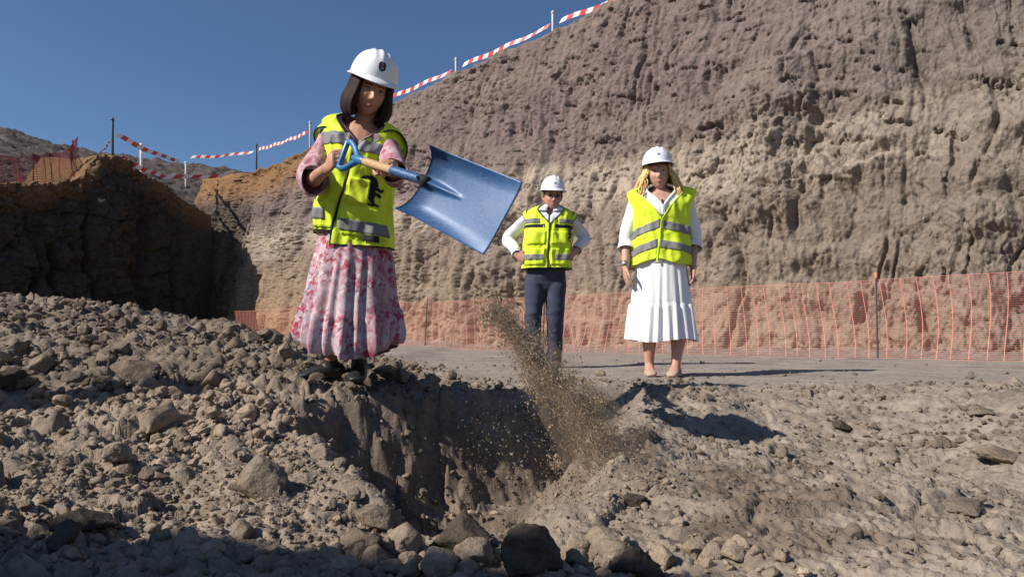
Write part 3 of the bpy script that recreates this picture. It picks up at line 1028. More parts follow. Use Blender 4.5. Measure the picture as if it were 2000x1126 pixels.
def fence_base(s):
    p = A0 + DR * (s - 2.5)
    return (p[0], p[1], ground_cache(p[0], p[1]))


_gc = {}


def ground_cache(x, y):
    k = (round(x, 2), round(y, 2))
    if k not in _gc: _gc[k] = gz(x, y)
    return _gc[k]


def fence_top(s):
    b = fence_base(s)
    n1 = float(perlin(np.array([s * .55]), np.array([.7]), np.array([3.3]))[0])
    return (b[0] + NO[0] * .06, b[1] + NO[1] * .06, b[2] * .3 + 1.02 - .004 * s + .05 * n1)


def s_at(px):
    rx, _ = ray(px, 640)
    # A0 + DR*s on x = rx*y
    return (rx * A0[1] - A0[0]) / (DR[0] - rx * DR[1]) + 2.5


net('safety_net_fence', fence_base, fence_top, 20.5, .19, 40, M_NET, 'orange plastic safety net strung on thin posts along the foot of the sunlit bank', 'fence', 2.2,
    [s_at(1712), s_at(1712) - 2.9, s_at(1330), s_at(1060), s_at(830)], M_STEEL, vh=.0040, hh=.0019)

# red net standing on the rim of the shaded bank
LL, LXr, LYr, LZr = LEFT_RIM
l0 = [i for i in range(len(LL)) if LXr[i] / LYr[i] < ray(186, 340)[0]]


def rimnet_base(s):
    ll = LL[l0[0]] + s + .1
    return (float(np.interp(ll, LL, LXr)) - .35, float(np.interp(ll, LL, LYr)) + .15, float(np.interp(ll, LL, LZr)) - .05)


def rimnet_top(s):
    b = rimnet_base(s)
    return (b[0] - .25, b[1] + .1, b[2] + .88 - .02 * s)


net('safety_net_fence', rimnet_base, rimnet_top, 6.5, .13, 18, M_NETRED, 'dull red safety net standing on the rim of the shaded left bank', 'fence', 8.2, [0.2, 3.0, 5.6], M_STEEL, vh=.009, hh=.009, sway=.35)

# ------------------------------------------------------------------ posts and red-white barrier tape on the rim
M_TAPEW = plain('tape_white', (.78, .77, .76), .45, .4)
M_TAPER = plain('tape_red', (.62, .05, .045), .45, .4)


def rim_depth(px):
    """distance of the rim of the sunlit bank at a picture column"""
    s = np.array([r[0] for r in RIM]); h = np.array([r[1] for r in RIM])
    P = B0[None] + DR[None] * s[:, None] + NO[None] * (BAT * h + .25)[:, None]
    return float(np.interp(ray(px, 200)[0], (P[:, 0] / P[:, 1])[::-1], P[:, 1][::-1])) if (P[0, 0] / P[0, 1]) > (P[-1, 0] / P[-1, 1]) else float(np.interp(ray(px, 200)[0], P[:, 0] / P[:, 1], P[:, 1]))


def left_depth(px):
    return float(np.interp(px, [0, 210, 280, 365, 400, 500, 560], [18.2, 20.6, 22.6, 24.6, 25, 25.5, 24]))


def post(px, y0, y1, d, rad, mat, label, cross=False):
    b, t = W(px, y0 + 14, d), W(px, y1, d)
    g = Geo().limb([b, b.lerp(t, .5), t], [rad] * 3, 8, 1)
    g.limb([t, t + Vector((0, 0, .03))], [rad * 1.5, rad * 1.2], 8, 1)
    o = g.obj('barrier_post', mat, None, b, loc=b)
    tag(o, label, 'post', 'posts of the barrier tape')


post(1080, 66, 26, rim_depth(1080), .035, M_POST, 'grey post at the top of the rim, between the last two tape spans')
post(891, 146, 117, rim_depth(891), .035, M_POST, 'grey post on the sunlit rim, between the helmets of the digging woman and the man')
post(761, 208, 188, rim_depth(761), .04, M_POSTW, "short white post just right of the digging woman's hair")
post(606, 288, 240, rim_depth(606), .035, M_POST, "pinkish grey post just left of the digging woman's shoulder")
post(501, 326, 284, 25.0, .035, M_POSTD, 'dark slender post at the low point of the rim')
post(363, 350, 318, left_depth(363), .03, M_POSTW, 'thin pale post at the bottom of the sagging tape')
post(276, 322, 284, left_depth(276), .045, M_POSTW, 'short pale post under the sagging tape near the ochre shoulder')
post(220, 305, 234, left_depth(220), .04, M_POSTD, 'tallest post, standing on the ochre shoulder of the left bank')


def tape(p, q, sag, width, stripe, label, twist=0.0):
    n = max(10, int((q - p).length / stripe))
    g = Geo()
    d = (q - p).normalized()
    pts = [p.lerp(q, i / n) - Vector((0, 0, sag * 4 * (i / n) * (1 - i / n))) + Vector((0, 0, .02 * math.sin(i * .9))) for i in range(n + 1)]
    side = d.cross(Vector((0, 0, 1))).normalized()
    V = []
    for i, c in enumerate(pts):
        a = .25 * math.sin(i * .35) + twist * i / n
        u = Vector((0, 0, 1)) * math.cos(a) + side * math.sin(a)
        for sg in (-1, 1):
            for th in (-.0015, .0015):
                V.append(c + u * (sg * width / 2) + side * th + d * (sg * stripe * .25))
    for i in range(n):
        a, b = i * 4, i * 4 + 4
        g.add([V[k] for k in (a, a + 1, a + 2, a + 3, b, b + 1, b + 2, b + 3)],
              [(0, 4, 6, 2), (1, 3, 7, 5), (0, 1, 5, 4), (2, 6, 7, 3)], i % 2)
    o = g.obj('barrier_tape', [M_TAPEW, M_TAPER], None, p, smooth=False, loc=p)
    tag(o, label, 'tape', 'spans of red and white barrier tape')


def ptape(x0, y0, x1, y1, d0, d1, sag, label, width=.10, stripe=.17, twist=0):
    tape(W(x0, y0, d0), W(x1, y1, d1), sag, width, stripe, label, twist)


ptape(1095, 41, 1240, -14, rim_depth(1095), rim_depth(1240), .0, 'red and white tape span running off the top of the picture')
ptape(905, 127, 1072, 52, rim_depth(905), rim_depth(1072), .02, 'long taut red and white tape span between two grey posts on the upper rim')
ptape(760, 192, 881, 139, rim_depth(760), rim_depth(881), .01, "taut red and white tape span right of the digging woman's head")
ptape(506, 292, 600, 259, 25, rim_depth(600), .03, "red and white tape rising to the post left of the digging woman's shoulder")
ptape(374, 307, 494, 296, 25.0, 25.0, .05, 'nearly level red and white tape against the sky over the low part of the rim')
ptape(228, 262, 350, 314, left_depth(228), left_depth(350), .10, 'sagging red and white tape span down from the tallest post', width=.15, stripe=.24)
ptape(226, 302, 322, 346, left_depth(226), left_depth(322), .05, 'slack red and white tape lying down the edge of the ochre shoulder', width=.14, stripe=.24)
ptape(322, 346, 490, 340, left_depth(322), 25.6, .02, 'white and red tape lying low along the rim where the banks meet', width=.13, stripe=.30)
ptape(216, 275, 196, 298, left_depth(216), left_depth(190), .03, 'loose end of tape hanging left of the tallest post', width=.08)

# ------------------------------------------------------------------ people: materials
def skin_material(name, col, red):
    k = NT(name, .5, .35)
    c = k.ramp(k.noise(22, 4, .6), [(0.3, tuple(v * .88 for v in col)), (0.7, tuple(min(1, v * 1.08) for v in col))])
    c = k.mix(k.math('MULTIPLY', k.ramp(k.noise(9, 3), [(0.45, (0, 0, 0)), (0.7, (1, 1, 1))]), .35), c, red + (1,))
    k.b.inputs['Subsurface Weight'].default_value = .12
    k.b.inputs['Subsurface Radius'].default_value = (.012, .004, .002)
    k.b.inputs['Subsurface Scale'].default_value = .5
    return k.done(c, k.bump(k.noise(260, 3), .15, .001))


def cloth(name, col, rough=.8, weave=420, fold=18, var=.08, dist=.004):
    k = NT(name, rough, .15)
    c = col if not isinstance(col, str) else lin(col)
    cc = k.ramp(k.noise(5, 4), [(0.3, tuple(v * (1 - var) for v in c[:3])), (0.7, tuple(min(1, v * (1 + var)) for v in c[:3]))])
    k.b.inputs['Sheen Weight'].default_value = .08
    nm = k.bump(k.noise(fold, 3, .5), .35, dist)
    nm = k.bump(k.noise(weave, 2), .25, .0006, nm)
    return k.done(cc, nm)


def floral(name, pinker):
    k = NT(name, .85, .1)
    warp = k.n('ShaderNodeVectorMath', operation='MULTIPLY_ADD')
    nz = k.n('ShaderNodeTexNoise'); nz.inputs['Scale'].default_value = 14; k.t.links.new(k.co, nz.inputs['Vector'])
    k.t.links.new(nz.outputs['Color'], warp.inputs[0]); warp.inputs[1].default_value = (.06, .06, .06); k.t.links.new(k.co, warp.inputs[2])
    v = warp.outputs[0]
    base = k.ramp(k.noise(7, 5, .65, vec=v), [(0.30, (.30, .13, .16)), (0.42, (.40, .24, .265)), (0.55, (.53, .43, .46)), (0.66, (.40, .34, .39)), (0.76, (.32, .14, .18))])
    cells = k.n('ShaderNodeTexVoronoi'); cells.inputs['Scale'].default_value = 46; k.t.links.new(v, cells.inputs['Vector'])
    sep = k.n('ShaderNodeSeparateColor'); k.t.links.new(cells.outputs['Color'], sep.inputs[0])
    pet = k.ramp(sep.outputs[0], [(0.0, (.36, .035, .07)), (0.20, (.46, .10, .15)), (0.36, (.62, .50, .53)), (0.55, (.66, .60, .62)), (0.70, (.22, .26, .34)), (0.86, (.10, .07, .11))], 'CONSTANT')
    core = k.ramp(cells.outputs['Distance'], [(0.40, (1, 1, 1)), (0.62, (0, 0, 0))])
    where = k.ramp(k.noise(6.5, 4, .6, vec=k.co), [(0.44, (0, 0, 0)), (0.56, (1, 1, 1))])
    c = k.mix(k.math('MULTIPLY', k.math('MULTIPLY', core, where), .8), base, pet)
    red = k.ramp(k.noise(22, 5, .65, vec=v), [(0.50, (0, 0, 0)), (0.60, (1, 1, 1))])
    red2 = k.ramp(k.noise(3.2, 2, vec=k.co), [(0.36, (0, 0, 0)), (0.54, (1, 1, 1))])
    c = k.mix(k.math('MULTIPLY', k.math('MULTIPLY', red, red2), .95), c, (.34, .03, .07, 1))
    blue = k.ramp(k.noise(17, 5, .65, dist=.3), [(0.60, (0, 0, 0)), (0.68, (1, 1, 1))])
    c = k.mix(k.math('MULTIPLY', blue, .6), c, (.20, .25, .34, 1))
    dots = k.ramp(k.voro(75, vec=v), [(0.16, (1, 1, 1)), (0.30, (0, 0, 0))])
    c = k.mix(k.math('MULTIPLY', dots, .30), c, (.16, .05, .09, 1))
    if pinker: c = k.mix(.30, c, (.36, .17, .20, 1))
    nm = k.bump(k.noise(25, 3), .3, .004)
    return k.done(c, nm)


M_SKIN = skin_material('skin_tan', (.46, .25, .165), (.45, .17, .11))
M_SKINB = skin_material('skin_fair', (.50, .29, .215), (.48, .19, .14))
M_SKINM = skin_material('skin_ruddy', (.48, .25, .18), (.46, .15, .11))
M_VEST = cloth('hi_vis_yellow', (.66, .82, .045), .6, 500, 16, .05, .014)
M_REFLECT = cloth('reflective_band_grey', (.20, .20, .205), .45, 700, 20, .08, .003)
M_TRIM = cloth('black_trim', (.018, .018, .02), .7)
M_FLORAL = floral('floral_skirt_print', False)
M_FLORAL2 = floral('floral_blouse_print', True)
M_WHITE = cloth('white_cotton', (.80, .79, .80), .85, 420, 20, .03)
M_SHIRT = cloth('pale_lilac_shirt', (.68, .67, .75), .8, 420, 22, .03)
M_NAVY = cloth('navy_trousers', (.040, .046, .075), .8, 420, 18, .12)
M_BLACKLEATHER = plain('black_leather', (.016, .015, .015), .5, .4, bump=(60, .3, .003))
M_BEIGE = cloth('beige_canvas_shoe', (.42, .30, .22), .85)
M_BROWNSHOE = plain('brown_leather_shoe', (.10, .065, .045), .5, .4)
M_HELMET = plain('white_helmet_plastic', (.78, .79, .81), .28, .5, var=.02)
M_HAIRD = plain('dark_brown_hair', (.022, .011, .009), .62, .18, var=.4, vscale=60)
M_HAIRB = plain('blonde_hair', (.62, .43, .17), .5, .35, var=.3, vscale=50)
M_HAIRG = plain('grey_brown_hair', (.12, .09, .07), .5, .4, var=.3, vscale=60)
M_EYEW = plain('eye_white', (.50, .47, .45), .25, .5, var=.02)
M_IRIS = plain('iris_dark', (.02, .012, .008), .2, .5)
M_LIP = plain('lip', (.38, .145, .115), .4, .4)
M_LENS = plain('dark_lens', (.012, .012, .014), .08, .6)
M_CREST = plain('crest_dark', (.035, .03, .035), .5, .3)
M_CRESTR = plain('crest_red', (.42, .13, .08), .5, .3)
M_CRESTG = plain('crest_grey', (.22, .24, .27), .5, .3)
M_METAL = plain('zip_metal', (.25, .25, .25), .4, .5, metal=.6)


# ------------------------------------------------------------------ people: builders
def remeshed(geo, name, voxel, smooth=4, shape=None):
    me = geo.mesh(name)
    o = bpy.data.objects.new('work', me); COL.objects.link(o)
    m = o.modifiers.new('r', 'REMESH'); m.mode = 'VOXEL'; m.voxel_size = voxel; m.use_smooth_shade = True
    if smooth:
        s = o.modifiers.new('s', 'SMOOTH'); s.factor = .5; s.iterations = smooth
    dg = bpy.context.evaluated_depsgraph_get()
    out = bpy.data.meshes.new_from_object(o.evaluated_get(dg))
    bpy.data.objects.remove(o); bpy.data.meshes.remove(me)
    out.name = name
    return out


def wrinkle(me, terms):
    """push the surface in and out along its normals: terms are (amplitude, (fx, fy, fz), seed, ridged)"""
    n = len(me.vertices)
    co = np.empty(n * 3, np.float32); me.vertices.foreach_get('co', co); co = co.reshape(-1, 3).astype(float)
    no = np.empty(n * 3, np.float32); me.vertices.foreach_get('normal', no); no = no.reshape(-1, 3)
    d = np.zeros(n)
    for amp, f, sd, rid in terms:
        v = fbm(co[:, 0] * f[0], co[:, 1] * f[1], co[:, 2] * f[2] + sd, 2)
        d += amp * ((1 - 2 * np.abs(v)) if rid else v)
    co = co + no * d[:, None]
    me.vertices.foreach_set('co', co.astype(np.float32).ravel()); me.update()


def put(me, name, mats, parent, origin=None):
    """link a mesh made in world coordinates under a parent standing at origin"""
    if origin is not None:
        me.transform(Matrix.Translation(-Vector(origin)))
    o = bpy.data.objects.new(name, me); COL.objects.link(o)
    me.materials.clear()
    for m in (mats if isinstance(mats, (list, tuple)) else [mats]): me.materials.append(m)
    if parent is not None: o.parent = parent
    me.polygons.foreach_set('use_smooth', [True] * len(me.polygons))
    return o


def hand(g, wrist, f, n, s, curl=(.5, .7, .6), size=1.0, thumb=.6, spread=.06):
    """palm, four unequal bent fingers and a thumb. f: forward, n: the way the palm faces, s: towards the thumb"""
    f = Vector(f).normalized(); n = Vector(n); n = (n - f * n.dot(f)).normalized()
    s0 = Vector(s); s = f.cross(n).normalized()
    if s.dot(s0) < 0: s = -s
    k = size
    w = Vector(wrist)
    g.limb([w - f * .02 * k, w + f * .015 * k, w + f * .05 * k, w + f * .082 * k], [(.027 * k, .020 * k), (.031 * k, .019 * k), (.039 * k, .017 * k), (.038 * k, .013 * k)], 14, 4, ref=s)
    for off, ln, rad in ((.029, .068, .0088), (.010, .078, .0092), (-.0095, .072, .0088), (-.028, .056, .0078)):
        p = w + f * (.076 - .25 * abs(off)) * k + s * off * k
        d = (f + s * off * spread * 20 * .1).normalized()
        pts = [p - d * .02 * k, p]
        a = 0
        for q, frac in enumerate((.45, .32, .23)):
            a += curl[q]
            dd = d * math.cos(a) + n * math.sin(a)
            pts.append(pts[-1] + dd * ln * frac * k)
        g.limb(pts, [rad * k, rad * 1.05 * k, rad * k, rad * .92 * k, rad * .75 * k], 9, 3)
    tb = w + f * .022 * k + s * .026 * k
    t1 = (s * .75 + f * .65 + n * .25 * thumb).normalized()
    t2 = (s * (.45 - .5 * thumb) + f * .8 + n * thumb).normalized()
    t3 = (s * (.2 - .8 * thumb) + f * .7 + n * thumb * 1.1).normalized()
    p1 = tb + t1 * .036 * k; p2 = p1 + t2 * .032 * k; p3 = p2 + t3 * .024 * k
    g.limb([tb - t1 * .015 * k, tb, p1, p2, p3], [.013 * k, .014 * k, .0115 * k, .0102 * k, .008 * k], 10, 3)


def head_geo(c, yaw, pitch, roll, k=1.0, female=True, smile=0.0):
    """a closed head: skull, jaw, brow, nose, lips, chin, ears. Built looking along -y, then turned."""
    nu, nv = 84, 64
    th = np.linspace(0, 2 * np.pi, nu, endpoint=False); ph = np.linspace(0, np.pi, nv)
    T, P = np.meshgrid(th, ph)
    x = np.sin(P) * np.sin(T); y = -np.sin(P) * np.cos(T); z = np.cos(P)
    X = x * .074; Y = y * .094; Z = z * .112
    # jaw narrows, face front flattens, back of skull rounds out above the neck
    low = np.clip(-Z / .112, 0, 1)
    X *= 1 - (.36 if female else .26) * low ** 1.6
    front = np.clip(-y, 0, 1)
    Y = np.where(y < 0, Y * (1 - .10 * front ** 4), Y * (1 - .45 * low ** 1.5))
    Y -= .012 * low * front                              # chin forward

    def g(cx, cz, sx, sz, amp):
        nonlocal Y
        Y -= amp * np.exp(-((X - cx) / sx) ** 2 - ((Z - cz) / sz) ** 2) * (y < 0)
    g(0, .030, .045, .012, .005)                         # brow
    for sg in (-1, 1):
        g(sg * .030, .010, .015, .011, -.011)            # sockets
        g(sg * .040, -.020, .018, .016, .005)            # cheekbones
        g(sg * .0095, -.030, .007, .006, .007)           # wings of the nose
    g(0, .004, .0070, .018, .010)
    g(0, -.016, .0085, .014, .017)
    g(0, -.027, .0090, .008, .013)
    g(0, -.054, .021, .0045, .004)
    g(0, -.064, .018, .005, .004)
    g(0, -.059, .023, .0022, -.004)
    g(0, -.090, .018, .012, .008)
    V = np.stack([X, Y, Z], -1).reshape(-1, 3) * k
    F = [tuple(f) for f in grid_faces(nv, nu, True)]
    gg = Geo()
    M = (Matrix.Rotation(yaw, 4, 'Z') @ Matrix.Rotation(roll, 4, 'Y') @ Matrix.Rotation(pitch, 4, 'X'))
    M = Matrix.Translation(Vector(c)) @ M
    Vw = [M @ Vector(v) for v in V]
    gg.add(Vw, F)
    for sg in (-1, 1):
        e = Geo()
        pts = [Vector((sg * .071, .012, .020)), Vector((sg * .080, .020, .022)), Vector((sg * .083, .023, .0)), Vector((sg * .075, .012, -.026))]
        gg.limb([M @ (p * k) for p in pts], [.008 * k, .011 * k, .010 * k, .007 * k], 8, 3)
    return gg, M


def face_parts(M, k, parent, org, iris=M_IRIS, lip=M_LIP, brow_mat=None, eyes=True):
    for sg in (-1, 1):
        if eyes:
            g = Geo(); V, F = ico(2)
            c = Vector((sg * .030, -.0700, .009))
            g.add([M @ ((c + Vector(v) * .0100) * k) for v in V], F, 0)
            g.add([M @ ((c + Vector((0, -.0058, -.0012)) + Vector(v) * .0052) * k) for v in V], F, 1)
            g.limb([M @ ((c + Vector(q)) * k) for q in ((-.013 * sg, -.0065, .001), (-.005 * sg, -.0098, .0058), (.006 * sg, -.0090, .0058), (.014 * sg, -.0040, .001))], [.0012 * k, .0022 * k, .0024 * k, .0012 * k], 6, 4, mi=1)
            g.obj('eye', [M_EYEW, iris], parent, org)
        if brow_mat:
            b = Geo().limb([M @ (Vector(p) * k) for p in ((sg * .014, -.0895, .027), (sg * .030, -.087, .032), (sg * .047, -.073, .027))], [(.0026 * k, .002 * k), (.0032 * k, .002 * k), (.0015 * k, .001 * k)], 6, 4)
            b.obj('eyebrow', brow_mat, parent, org)
    l = Geo()
    for z0, bow, r in ((-.0568, .002, .0026), (-.0618, -.002, .0032)):
        l.limb([M @ (Vector(p) * k) for p in ((-.0225, -.0755, -.0540), (-.011, -.0860, z0 + .0012), (0, -.0890, z0 - .0008), (.011, -.0860, z0 + .0012), (.0225, -.0755, -.0540))],
               [.0010 * k, r * k, r * k, r * k, .0010 * k], 8, 4)
    l.obj('lips', lip, parent, org)


def helmet(M, k, parent, org, tilt=0.0, crest='dark'):
    """white site helmet: ribbed dome, rolled brim with a peak, headband, crest on the front"""
    A = M @ Matrix.Translation(Vector((0, .002, .052 * k))) @ Matrix.Rotation(tilt, 4, 'X')
    nu, nv = 72, 26
    V, F = [], []
    for j in range(nv):
        ph = math.pi / 2 * j / (nv - 1)
        for i in range(nu):
            a = 2 * math.pi * i / nu
            r = math.cos(ph) ** .85
            x = .108 * r * math.sin(a); y = -.132 * r * math.cos(a); z = .128 * math.sin(ph) ** .92
            # three raised ribs running front to back over the crown
            rib = max(math.exp(-(x / .010) ** 2), .7 * math.exp(-((abs(x) - .034) / .007) ** 2)) * min(1, max(0, (z - .055) / .03))
            z += .0065 * rib
            V.append(Vector((x, y, z)))
    for j in range(nv - 1):
        for i in range(nu):
            F.append((j * nu + i, j * nu + (i + 1) % nu, (j + 1) * nu + (i + 1) % nu, (j + 1) * nu + i))
    g = Geo().add([A @ (v * k) for v in V], F)
    h = g.obj('hard_hat', M_HELMET, parent, org)
    # brim
    V, F = [], []
    prof = [(1.0, .004), (1.06, .000), (1.10, -.004), (1.105, -.009), (1.06, -.007), (.99, -.004), (.97, .0)]
    for (s, dz) in prof:
        for i in range(nu):
            a = 2 * math.pi * i / nu
            peak = max(0, math.cos(a)) ** 2.2
            e = (s - 1) / .105
            x = .108 * (1 + (s - 1)) * math.sin(a)
            y = -.132 * (1 + (s - 1)) * math.cos(a) - .034 * peak * max(0, e)
            V.append(Vector((x, y, dz - .016 * peak * max(0, e))))
    n = len(prof)
    for j in range(n - 1):
        for i in range(nu):
            F.append((j * nu + i, (j + 1) * nu + i, (j + 1) * nu + (i + 1) % nu, j * nu + (i + 1) % nu))
    Geo().add([A @ (v * k) for v in V], F).obj('brim', M_HELMET, h, (0, 0, 0) if False else org)
    # inner band, seen under the brim
    g = Geo(); nb = 40; V, F = [], []
    for z in (-.012, .02):
        for i in range(nb):
            a = 2 * math.pi * i / nb
            V.append(A @ (Vector((.084 * math.sin(a), -.106 * math.cos(a), z)) * k))
    for i in range(nb): F.append((i, (i + 1) % nb, nb + (i + 1) % nb, nb + i))
    Geo().add(V, F).obj('headband', M_TRIM, h, org)
    # crest: a small shield with two lighter fields, lying on the front of the dome
    def dome(u, z, off):
        # u sideways metres, z height
        ph = math.asin(min(1, (z / .128)) ** (1 / .92)); r = math.cos(ph) ** .85
        a = math.asin(max(-1, min(1, u / (.108 * r))))
        return A @ (Vector(((.108 * r + off) * math.sin(a), -(.132 * r + off) * math.cos(a), z + off * .3)) * k)
    def shield(w, hgt, cz, off, mi, gg):
        V, F = [], []
        for j in range(9):
            v = j / 8
            ww = w * (1 if v > .45 else math.sqrt(max(0, 1 - ((.45 - v) / .45) ** 2)) * .95 + .05)
            if v > .8: ww = w * (.55 + .45 * (1 - (v - .8) / .2))
            for i in range(7):
                V.append(dome((i / 6 - .5) * 2 * ww, cz + (v - .5) * hgt, off))
        for j in range(8):
            for i in range(6): F.append((j * 7 + i, j * 7 + i + 1, (j + 1) * 7 + i + 1, (j + 1) * 7 + i))
        gg.add(V, F, mi)
    gg = Geo()
    if crest == 'dark':
        shield(.016, .042, .054, .0015, 0, gg); shield(.007, .012, .048, .0025, 1, gg); shield(.005, .010, .064, .0025, 2, gg)
    else:
        shield(.010, .020, .048, .0015, 1, gg)
    gg.obj('crest', [M_CREST, M_CRESTG, M_CRESTR], h, org)
    return h


from mathutils.noise import noise as NZ


class Torso:
    """a garment surface: levels of (centre, half width, front depth, back depth, roll, yaw) from hem (t=0) to neck (t=1)"""
    def __init__(self, levels, seed=0, fold=.010, expo=2.5):
        self.t = np.array([l[0] for l in levels])
        self.dat = np.array([[*l[1], l[2], l[3], l[4], l[5], l[6]] for l in levels], float)
        self.seed = seed; self.fold = fold; self.expo = expo
        n = len(self.t); m = np.zeros_like(self.dat)
        for i in range(n):
            a, b = max(i - 1, 0), min(i + 1, n - 1)
            m[i] = (self.dat[b] - self.dat[a]) / (self.t[b] - self.t[a])
        self.m = m

    def at(self, t):
        i = int(np.clip(np.searchsorted(self.t, t) - 1, 0, len(self.t) - 2))
        h = self.t[i + 1] - self.t[i]; u = (t - self.t[i]) / h
        d0, d1, m0, m1 = self.dat[i], self.dat[i + 1], self.m[i] * h, self.m[i + 1] * h
        return (2 * u ** 3 - 3 * u * u + 1) * d0 + (u ** 3 - 2 * u * u + u) * m0 + (-2 * u ** 3 + 3 * u * u) * d1 + (u ** 3 - u * u) * m1

    def S(self, th, t, off=0.0):
        cx, cy, cz, a, bf, bb, roll, yaw = self.at(t)
        s, c = math.sin(th), math.cos(th)
        b = bf if c > 0 else bb
        e = self.expo
        q = (abs(s) ** e + abs(c) ** e) ** (-1 / e)
        lx, ly = a * s * q, -b * c * q
        nx, ny = s / max(a, .02), -c / max(b, .02); l = math.hypot(nx, ny); nx /= l; ny /= l
        f = self.fold
        if f:
            p = Vector((s * 2.2 + self.seed, c * 2.2, t * 2.6 + self.seed))
            f = f * 1.3 * (NZ(p) + .5 * NZ(p * 2.03)) + f * .9 * (1 - 2.4 * abs(NZ(Vector((s * 4 + t * 2, c * 4, t * 5 + self.seed)))))
        lx += nx * (off + f); ly += ny * (off + f)
        v = Vector((lx, ly, 0))
        v = Matrix.Rotation(yaw, 3, 'Z') @ (Matrix.Rotation(roll, 3, 'Y') @ v)
        return Vector((cx, cy, cz)) + v

    def patch(self, g, th0, th1, t0, t1, nu, nv, off=0.0, thick=.003, mi=0):
        """th0, th1 may be functions of t in 0..1 along the patch; t0, t1 functions of the share across"""
        F0 = th0 if callable(th0) else (lambda v: th0)
        F1 = th1 if callable(th1) else (lambda v: th1)
        T0 = t0 if callable(t0) else (lambda u: t0)
        T1 = t1 if callable(t1) else (lambda u: t1)
        A, B = [], []
        for j in range(nv + 1):
            v = j / nv
            for i in range(nu + 1):
                u = i / nu
                t = T0(u) * (1 - v) + T1(u) * v
                th = F0(t) * (1 - u) + F1(t) * u
                A.append(self.S(th, t, off)); B.append(self.S(th, t, off - thick))
        n = nu + 1; N = len(A); F = []
        for j in range(nv):
            for i in range(nu):
                q = (j * n + i, j * n + i + 1, (j + 1) * n + i + 1, (j + 1) * n + i)
                F.append(q); F.append(tuple(N + k for k in q[::-1]))
        for j in range(nv):
            a, b = j * n, (j + 1) * n
            F.append((a, b, N + b, N + a)); a += nu; b += nu
            F.append((a, N + a, N + b, b))
        for i in range(nu):
            F.append((i, N + i, N + i + 1, i + 1)); a = nv * n + i
            F.append((a, a + 1, N + a + 1, N + a))
        g.add(A + B, F, mi)
        return g

    def line(self, g, pts, r, off=.002, mi=0, n=6):
        g.limb([self.S(th, t, off) for th, t in pts], [r] * len(pts), n, 1, mi=mi)
        return g

    def decal(self, g, polys, th_c, t_c, sx, sz, off, mi=0):
        """flat print: polygons in a unit square laid on the cloth, cut into a fine raster of small quads"""
        n = 40
        def inside(px, pz):
            for poly in polys:
                k = False
                for i in range(len(poly)):
                    ax, az = poly[i]; bx, bz = poly[(i + 1) % len(poly)]
                    if (az > pz) != (bz > pz) and px < (bx - ax) * (pz - az) / (bz - az) + ax: k = not k
                if k: return True
            return False
        idx = {}
        V, F = [], []
        def vid(i, j):
            if (i, j) not in idx:
                idx[(i, j)] = len(V); V.append(self.S(th_c + (i / n - .5) * sx, t_c + (j / n - .5) * sz, off))
            return idx[(i, j)]
        for i in range(n):
            for j in range(n):
                if inside((i + .5) / n, (j + .5) / n): F.append((vid(i, j), vid(i + 1, j), vid(i + 1, j + 1), vid(i, j + 1)))
        g.add(V, F, mi)
        return g


def hair_locks(paths, rad, name, mat, parent, org, taper=.35, n=6, seg=4):
    g = Geo()
    for p in paths:
        m = len(p)
        g.limb(p, [(rad * (1 - (1 - taper) * (i / (m - 1)) ** 2), rad * .7 * (1 - (1 - taper) * (i / (m - 1)) ** 2)) for i in range(m)], n, seg)
    return g.obj(name, mat, parent, org)


def shoe(g, ankle, toe_dir, ln=.25, wd=.043, sole=0, heel_h=.0):
    d = Vector((toe_dir[0], toe_dir[1], 0)).normalized()
    a = Vector(ankle)
    z0 = a.z
    fl = lambda f, up: a + d * f + Vector((0, 0, up))
    g.limb([fl(-.055, -.045), fl(-.03, -.035), fl(.05, -.042), fl(.12, -.056), fl(ln - .085, -.064)],
           [(wd * .80, .034), (wd * .88, .045), (wd, .040), (wd * 1.08, .026), (wd * .75, .014)], 14, 4, ref=d.cross(Vector((0, 0, 1))))

# ------------------------------------------------------------------ the digging woman in front
def arm(g, sh, el, wr, r=(.050, .043, .038, .030, .024)):
    sh, el, wr = Vector(sh), Vector(el), Vector(wr)
    g.limb([sh, sh.lerp(el, .5), el, el.lerp(wr, .45), wr], list(r), 14, 5)


def sleeve(g, pts, rad, amp=.006, n=22, seed=0.0, mi=0):
    def wob(u, a):
        return amp * (math.sin(3 * a + 9 * u + seed) * .4 + math.sin(14 * u + 2 * math.sin(a + seed)) * .6)
    g.limb(pts, rad, n, 8, mi=mi, wob=wob, caps=False)


def armhole(g, tg, sh, el, out, r0, r1, trim_r, mi=0, ell=1.25):
    """short open collar of vest cloth round the sleeve, with its trimmed edge"""
    sh, el = Vector(sh), Vector(el)
    d = (el - sh).normalized()
    a = sh - d * .05; b = sh + d * out
    a = sh - d * .02
    g.limb([a, sh, b], [(r0 * .9, r0 * ell * .9), (r0, r0 * ell), (r1, r1 * ell)], 24, 3, ref=(1, 0, 0), caps=False, mi=mi)
    if trim_r:
        P, T, U = frames([a, sh, b], (1, 0, 0))
        w = T[2].cross(U[2])
        ring = [b + U[2] * (r1 * math.cos(2 * math.pi * k / 24)) + w * (r1 * ell * math.sin(2 * math.pi * k / 24)) for k in range(25)]
        tg.limb(ring, [trim_r] * 25, 6, 1, caps=False)


